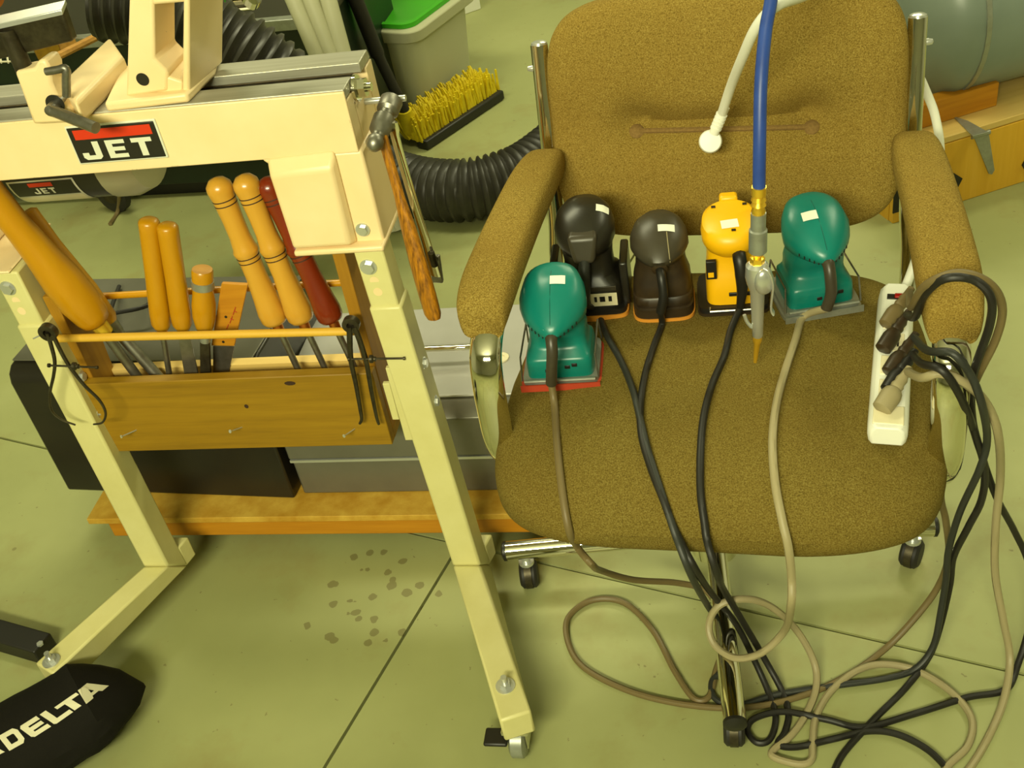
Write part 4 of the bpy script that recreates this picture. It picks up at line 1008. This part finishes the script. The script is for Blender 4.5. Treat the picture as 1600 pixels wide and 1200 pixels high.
psbox(.890, .920, -.002, .012, .0285, .0315).build('rocker_switch', 'redswitch', PS, bevel=.001, world=True)
for k in range(4):
    c_ = .16 + .165*k; of = psbox(c_, c_+.13, -.014, .014, .0265, .0290).build('outlet', 'ivory', PS, bevel=.002, world=True)
    for b_ in (-.006, .006): psbox(c_+.03, c_+.07, b_-.0012, b_+.0012, .0288, .0293).build('outlet_slot', 'black', PS, world=True)
MB().rev(ps(.80, 0, .027), pn, [(0, .003), (.002, .003)], 12).build('indicator_lamp', 'ivory', PS, world=True)
# strip cord, over the back of the chair, and its round plug
def cy(px, py, y_): return CF.M @ CF.y(px, py, y_)
wc_ = [ps(1.0, .0, .014), cy(1411, 455, .118), cy(1424, 425, .165), cy(1440, 375, .235), cy(1462, 295, .335), cy(1469, 235, .365), cy(1462, 185, .375), cy(1450, 150, .385), cy(1425, 95, .40), cy(1390, 30, .40), cy(1345, -14, .365), cy(1300, -22, .30), cy(1250, -4, .13), cy(1212, 10, .05), cy(1182, 42, .055), cy(1160, 90, .10), cy(1142, 135, .165), cy(1128, 178, .208)]
MB().tube(spline(wc_, 8), .0068, 12).build('strip_cord', 'white', PS, world=True)
e_ = cy(1128, 178, .208); pc_ = cy(1110, 221, .206); fd = (CP-pc_).normalized()
sr = MB().tube(spline([e_ + (e_-pc_)*.25, e_, pc_ + (e_-pc_)*.3], 6), .0072, 12); sr.build('plug_strain_relief', 'white', PS, world=True)
for k in range(5):
    q_ = e_ + (pc_-e_)*(.0 + .12*k); MB().rev(q_, pc_-e_, [(0, .0072), (0, .0085), (.0025, .0085), (.0025, .0072)], 16).build('relief_rib', 'white', PS, world=True)
pg = (fd + V((-.15, 0, .35))).normalized()
plug_o = MB().rev(pc_ - fd*.008, fd, [(0, .015), (.002, .0168), (.010, .0168), (.013, .015), (.0138, 0)], 28).build('round_plug', 'white', PS, world=True)
for s_ in (-1, 1):
    q_ = pc_ - fd*.008 + fd.cross(V((0, 0, 1))).normalized()*s_*.006
    MB().cyl(q_, q_ - fd*.016, .0016, 6).build('prong', 'brass', PS, world=True)

def plug(parent, a, b_, m, big=1.0):
    """moulded plug standing on the strip at fraction a, side b_, cord leaving along direction"""
    p = ps(a, b_, .038); ax_ = (pu*.75 + pv*.42 + pn*.35).normalized()
    MB().rev(p, ax_, [(-.012, .008*big), (-.010, .0108*big), (.010, .0118*big), (.018, .0100*big), (.022, .0075), (.027, .0085), (.031, .0068), (.037, .0076), (.042, .0058), (.056, .0050)], 16).build('plug', m, parent, world=True)
    return p + ax_*.050

up_ = pu*1.0
# cords: A tan-brown (front teal), B black, C dark grey, D black (yellow), E tan (back teal)
o, e = teal('teal palm sander with red sandpaper edge at the front left of the seat', 877, 607, -13, (871, 437), None, [(.0, -.075, .082), (-.004, -.078, .055), (-.008, -.076, .030)], 'padred', 'cordtan', ((-.016, .026), (.012, .031), (.022, .034)))
pA = plug(o, .68, -.006, 'cordbrown')
cord(o, [e, (868, 640), (872, 700), (880, 770), (891, 825), ('f', 902, 855, -.30), ('f', 925, 882, -.32), (940, 892, .23), (990, 906, .15), (1060, 911, .09), (1105, 925, .06), (1128, 970, .03), (1130, 1010, .012), (1118, 1050, .008), (1108, 1088, .006), (1085, 1092, .006), (1055, 1050, .006), (1020, 985, .006), (975, 942, .006), (925, 938, .006), (888, 965, .006), (888, 1005, .006), (915, 1045, .006), (990, 1082, .006), (1080, 1102, .006), (1170, 1105, .006), (1260, 1085, .006), (1330, 1052, .006), (1385, 1012, .012), (1430, 965, .05), (1465, 918, .10), (1482, 870, .17), (1478, 815, .25), (1470, 770, .31), (1485, 700, .40), (1522, 600, .54), (1556, 530, .61), (1566, 480, .66), (1545, 442, .70), (1495, 427, .715), (1445, 447, .69), (1424, 480, .62), pA], .0050, 'cordbrown')

# --- black sander
loc, rz = place(926, 503, -13, .052)
o = thing('palm_sander', 'black palm sander with cream label behind the front teal one', 'sander', loc, rz, 'palm sanders on the chair seat')
MB().loft([ring(.0, .055, .052, 0, 8), ring(.009, .055, .052, 0, 8)]).build('sandpaper', 'padorange', o)
MB().loft([ring(.0092, .053, .050, 0, 8), ring(.018, .053, .050, 0, 8)]).build('pad_plate', 'black', o)
bo = MB().loft([ring(.0182, .047, .043, 0, 6), ring(.045, .047, .043, 0, 6), ring(.055, .044, .040, 0, 5), ring(.062, .037, .034, .003, 3.5), ring(.085, .036, .033, .004, 3), ring(.105, .038, .036, .002, 2.6), ring(.118, .039, .040, 0, 2.4)]).build('body', 'sandblack', o, smooth=50)
he = MB().loft([ring(.100, .028, .030, -.004, 2.2, .2), ring(.108, .038, .042, -.006, 2.3, .2), ring(.122, .044, .049, -.006, 2.3, .2), ring(.138, .0445, .050, -.004, 2.3, .2, tilt=.06), ring(.152, .040, .043, .002, 2.3, .15, tilt=.12), ring(.162, .030, .032, .006, 2.2, .1, tilt=.14), ring(.168, .014, .015, .008, 2, tilt=.1), ring(.1685, .003, .003, .008, 2)]).build('head', 'sandblack', o, smooth=50)
MB().hexa([V(q_) for q_ in ((-.015, -.0615, .106), (.015, -.0615, .106), (.018, -.03, .108), (-.018, -.03, .108), (-.023, -.0525, .147), (.023, -.0525, .147), (.020, -.015, .150), (-.020, -.015, .150))]).build('grip_facet', 'sandgrey', o, bevel=.007, seg=4)
for sx in (-1, 1): MB().box((sx*.052-.006, -.030, .012), (sx*.052+.006, .04, .085)).build('clamp_lever', 'sandblack', o, bevel=.003)
MB().box((-.018, -.0445, .048), (.040, -.0425, .056)).build('base_rib', 'sandgrey', o, bevel=.001)
lb = MB().box((.0, -.0448, .022), (.040, -.0432, .044)).build('label', 'ivory', o, bevel=.0005)
for gx, gw in ((.006, .004), (.014, .008), (.027, .005)): MB().box((gx, -.0453, .030), (gx+gw, -.0449, .039)).build('label_mark', 'black', lb)
st_ = [W(o, 0, -.050, .110), W(o, -.001, -.064, .098), W(o, -.003, -.070, .070), W(o, -.006, -.072, .046)]
MB().tube(spline(st_, 5), .0085, 12).build('strain_relief', 'cordgrey', o, world=True)
sticker([he], 942, 326, .020, .014, o, rot=-12)
pB = plug(o, .34, .002, 'sandbrown')
cord(o, [st_[-1], (934, 492), (950, 530), (972, 570), (990, 615), (1001, 660), (1012, 705), (1030, 760), (1047, 808), ('f', 1060, 848), ('f', 1083, 905, -.345), (1108, 950, .13), (1135, 990, .06), (1142, 1022, .03), (1128, 1048, .012), (1112, 1066, .008), (1118, 1092, .006), (1152, 1102, .006), (1215, 1085, .006), (1300, 1072, .006), (1385, 1060, .006), (1430, 1045, .01), (1458, 1010, .04), (1470, 955, .10), (1478, 905, .16), (1482, 860, .22), (1500, 800, .31), (1530, 735, .40), (1542, 690, .45), (1536, 640, .54), (1518, 588, .59), (1488, 552, .62), (1450, 548, .60), pB], .0049, 'cordgrey')

# --- charcoal sander
loc, rz = place(1038, 506, -13, .050)
o = thing('palm_sander', 'charcoal palm sander with bell shaped body between black and yellow ones', 'sander', loc, rz, 'palm sanders on the chair seat')
MB().loft([ring(.0, .046, .046, 0, 4.5), ring(.005, .046, .046, 0, 4.5)]).build('sandpaper', 'padorange', o)
bo = MB().loft([ring(.0052, .0445, .0445, 0, 4.5), ring(.020, .0445, .0445, 0, 4.5), ring(.0215, .0415, .0415, 0, 4.5), ring(.0245, .0415, .0415, 0, 4.5), ring(.026, .0440, .043, 0, 4), ring(.037, .0435, .042, 0, 4), ring(.039, .041, .040, 0, 4), ring(.042, .0425, .041, 0, 3.6), ring(.058, .0415, .039, 0, 3.2), ring(.075, .037, .035, 0, 2.8), ring(.092, .0355, .034, 0, 2.4), ring(.104, .037, .037, 0, 2.3)]).build('body', 'sandbrown', o, smooth=45)
he = MB().loft([ring(.090, .026, .034, -.004, 2.2, .3), ring(.097, .037, .044, -.006, 2.2, .3), ring(.108, .042, .049, -.006, 2.2, .3), ring(.120, .0415, .047, -.003, 2.2, .28, tilt=.1), ring(.131, .036, .039, .002, 2.2, .22, tilt=.14), ring(.140, .025, .027, .006, 2.2, .15, tilt=.14), ring(.1445, .010, .011, .008, 2, tilt=.1), ring(.145, .002, .002, .008, 2)]).build('head', 'sandgrey', o, smooth=50)
tr = bvh(he); sm_ = []
for k in range(12):
    h_ = hit(1041.5 + (1048-1041.5)*k/11, 362 + (420-362)*k/11, tr, .0003)
    if h_: sm_.append(h_[0])
if len(sm_) > 2: MB().tube(sm_, .0007, 6).build('parting_line', 'cordtan', he, world=True)
MB().rev((0, -.044, .094), (0, -1, -.25), [(0, .011), (.004, .0115), (.006, .009)], 18).build('cord_collar', 'sandbrown', o)
st_ = [W(o, 0, -.044, .094), W(o, .002, -.060, .086), W(o, .003, -.068, .060), W(o, -.003, -.069, .034)]
MB().tube(spline(st_, 5), .0068, 12).build('strain_relief', 'black', o, world=True)
sticker([he], 1041, 356, .024, .012, o)
pC = plug(o, .22, .002, 'black')
cord(o, [st_[-1], (1034, 512), (1022, 545), (1008, 590), (1001, 640), (1003, 685), (1018, 735), (1038, 785), (1052, 820), ('f', 1068, 855), ('f', 1090, 895, -.345), (1110, 925, .20), (1150, 975, .11), (1178, 1030, .04), (1200, 1080, .010), (1212, 1120, .006), (1203, 1155, .006), (1182, 1160, .006), (1168, 1140, .006), (1180, 1122, .010), (1225, 1112, .012), (1290, 1124, .006), (1350, 1136, .006), (1430, 1115, .006), (1510, 1090, .006), (1570, 1078, .006), (1590, 1040, .01), (1612, 960, .06), (1608, 885, .14), (1585, 830, .21), (1556, 775, .30), (1530, 700, .40), (1510, 640, .53), (1476, 582, .60), (1440, 568, .585), pC], .0049, 'cordblack')

# --- yellow sander
loc, rz = place(1147, 492, -13, .048)
o = thing('palm_sander', 'yellow palm sander with black cord behind the air gun', 'sander', loc, rz, 'palm sanders on the chair seat')
MB().loft([ring(.0, .052, .050, 0, 8), ring(.004, .052, .050, 0, 8)]).build('sandpaper', 'sandbrown', o)
MB().loft([ring(.0042, .050, .048, 0, 8), ring(.012, .050, .048, 0, 8)]).build('pad_plate', 'black', o)
bo = MB().loft([ring(.0125, .038, .040, 0, 5), ring(.030, .038, .040, 0, 5), ring(.045, .0375, .039, 0, 4.5), ring(.060, .036, .036, .002, 4), ring(.075, .035, .034, .004, 3.4), ring(.088, .034, .034, .004, 3), ring(.10, .033, .034, .002, 2.6)]).build('body', 'yellow', o, smooth=50)
he = MB().loft([ring(.088, .026, .030, -.002, 2.2), ring(.098, .036, .040, -.004, 2.2), ring(.108, .0405, .046, -.005, 2.2), ring(.122, .0415, .0475, -.005, 2.2, tilt=.05), ring(.134, .039, .045, -.003, 2.2, tilt=.12), ring(.1385, .033, .038, -.002, 2.2, tilt=.12), ring(.1395, .004, .004, -.002, 2.2, tilt=.1)]).build('head', 'yellow', o, smooth=35)
MB().box((-.013, .034, .122), (.013, .052, .148)).build('switch_hump', 'yellow', o, bevel=.004)
for gx, gy in ((-.022, .020), (.022, .022), (.004, -.036)): MB().box((gx-.003, gy-.002, .1392 + .12*gy), (gx+.003, gy+.002, .1408 + .12*gy)).build('vent_slot', 'black', he)
MB().box((-.0365, -.0400, .058), (-.022, -.0325, .088)).build('brand_label', 'black', o, bevel=.001)
MB().box((-.034, -.0407, .062), (-.026, -.0399, .070)).build('label_mark', 'yellow', o)
MB().tube([V((-.034, -.0445, .012)), V((-.034, -.054, .012)), V((.03, -.054, .012)), V((.03, -.0445, .012))], .0016, 8).build('paper_clamp_wire', 'zinc', o)
MB().box((-.006, -.0425, .028), (.026, -.0395, .034)).build('cord_clip', 'black', o, bevel=.001)
st_ = [W(o, .010, -.036, .098), W(o, .010, -.052, .100), W(o, .012, -.060, .082), W(o, .012, -.062, .050), W(o, .008, -.062, .020)]
MB().tube(spline(st_, 5), [.0095]*12 + [.009, .0085, .008, .0075, .007, .0065, .006, .0055, .005], 12).build('strain_relief', 'black', o, world=True)
sticker([he], 1140, 350, .024, .018, o, rot=6)
pD = plug(o, .50, -.008, 'sandbrown')
cord(o, [st_[-1], (1142, 520), (1132, 560), (1113, 605), (1100, 655), (1095, 710), (1095, 770), (1101, 815), ('f', 1106, 850), ('f', 1122, 900, -.345), (1130, 920, .22), (1160, 970, .12), (1195, 1030, .04), (1222, 1080, .008), (1232, 1115, .006), (1226, 1145, .006), (1216, 1163, .006), (1245, 1167, .006), (1300, 1155, .006), (1360, 1142, .006), (1410, 1150, .006), (1460, 1180, .006), (1475, 1215, .006), (1400, 1260, .006), (1310, 1235, .006), (1310, 1190, .006), (1360, 1130, .006), (1415, 1075, .006), (1452, 1025, .012), (1470, 975, .05), (1484, 915, .13), (1490, 870, .20), (1512, 825, .28), (1534, 780, .34), (1538, 730, .40), (1520, 660, .48), (1520, 590, .57), (1546, 510, .65), (1548, 465, .69), (1520, 437, .71), (1475, 436, .71), (1444, 462, .67), (1430, 495, .61), pD], .0050, 'cordblack')

# --- teal sander at the back right
o, e = teal('teal palm sander standing at the back right of the seat', 1287, 494, -2, (1265, 337), None, [(.0, -.075, .084), (.0, -.080, .058), (-.006, -.080, .034)], 'galv', 'cordtan', ((-.004, .026), (.018, .030), (.026, .032)))
pE = plug(o, .10, -.004, 'cordtan', 1.15)
cord(o, [e, (1255, 500), (1243, 535), (1228, 580), (1214, 630), (1207, 690), (1211, 755), (1222, 812), ('f', 1232, 856, -.335), ('f', 1237, 905, -.335), ('f', 1236, 945, -.345), (1226, 985, .18), (1190, 1020, .13), (1150, 1028, .11), (1117, 1008, .11), (1108, 975, .13), (1125, 945, .16), (1165, 936, .16), (1205, 948, .13), (1245, 985, .08), (1272, 1035, .03), (1275, 1075, .012), (1260, 1115, .006), (1235, 1150, .006), (1210, 1170, .006), (1206, 1180, .006), (1222, 1188, .006), (1252, 1194, .006), (1268, 1186, .006), (1270, 1160, .006), (1275, 1120, .006), (1298, 1080, .006), (1335, 1050, .010), (1375, 1038, .010), (1430, 1047, .006), (1485, 1080, .006), (1518, 1122, .006), (1512, 1165, .006), (1480, 1198, .006), (1475, 1225, .006), (1505, 1212, .006), (1540, 1160, .006), (1568, 1095, .008), (1578, 1030, .03), (1568, 970, .09), (1555, 895, .17), (1556, 820, .26), (1563, 745, .35), (1560, 680, .47), (1542, 632, .53), (1510, 600, .575), (1470, 584, .59), (1440, 590, .575), pE], .0055, 'cordtan')

# ================================================================ AIR HOSE AND BLOW GUN
GY = CF.l(seatp(1180, 570)).y - .012
def gp(px, py, y_=GY): return CF.M @ CF.y(px, py, y_)
tip = gp(1180, 566); G = thing('blow_gun', 'chrome air blow gun with brass tip on a hanging blue hose', 'blow gun', tip)
ht = [gp(1186, 298), gp(1187, 220, GY+.01), gp(1189, 130, GY+.035), gp(1196, 50, GY+.07), gp(1204, 5, GY+.09), gp(1213, -60, GY+.12)]
top = ht[-1]; hd2 = (ht[-1]-ht[-3]).normalized()
ht += [top + hd2*.25, top + hd2*.6 + V((0, 0, .1)), V((top.x + hd2.x*.8, top.y + hd2.y*.8, 2.79))]
MB().tube(spline(ht, 8), .0078, 14).build('air_hose', 'blue', G, world=True)
def seg(name, m, pts, n=16):
    a, b_ = gp(*pts[0][:2]), gp(*pts[-1][:2]); L_ = (b_-a).length; y0, y1 = pts[0][1], pts[-1][1]
    return MB().rev(a, b_-a, [((p[1]-y0)/(y1-y0)*L_, p[2]) for p in pts], n).build(name, m, G, world=True)
seg('hose_barb', 'brass', [(1186, 292, .0092), (1186, 304, .0092), (1186, 306, .0075), (1186, 312, .0095), (1186, 314, .007), (1186, 320, .0095), (1186, 322, .007), (1185, 330, .009), (1185, 334, .0075)])
seg('coupler', 'galv', [(1185, 333, .0095), (1185, 357, .0095), (1184, 359, .0115), (1184, 392, .0115), (1184, 395, .009)], 20)
seg('brass_nut', 'brass', [(1184, 394, .0085), (1184, 400, .006), (1183, 402, .0095), (1183, 412, .0095)], 6)
seg('gun_body', 'zinc', [(1183, 410, .010), (1184, 414, .0145), (1186, 430, .0155), (1187, 442, .013), (1186, 452, .0095), (1185, 500, .0078), (1184, 524, .0070), (1184, 527, .005)], 20)
seg('nozzle', 'brass', [(1184, 524, .0062), (1182, 532, .0062), (1182, 536, .0045), (1180, 566, .0024)], 14)
tg_ = [gp(1194, 418, GY-.012), gp(1203, 425, GY-.014), (gp(1208, 445, GY-.012)), gp(1206, 465, GY-.010), gp(1205, 482, GY-.008), gp(1209, 490, GY-.008)]
MB().strap(spline(tg_, 5), .012, .003, CF.M.to_3x3() @ V((0, 1, 0))).build('trigger_lever', 'zinc', G, world=True)
MB().superell(gp(1194, 440, GY-.012), (.0125, .008, .019), .9, .9, 16, 10).build('valve_boss', 'zinc', G, world=True)
MB().tube(spline([gp(1183, 508), gp(1176, 511), gp(1168, 504), gp(1163, 492)], 5), [.003]*8+[.0025]*8, 8).build('hanging_hook', 'zinc', G, world=True)
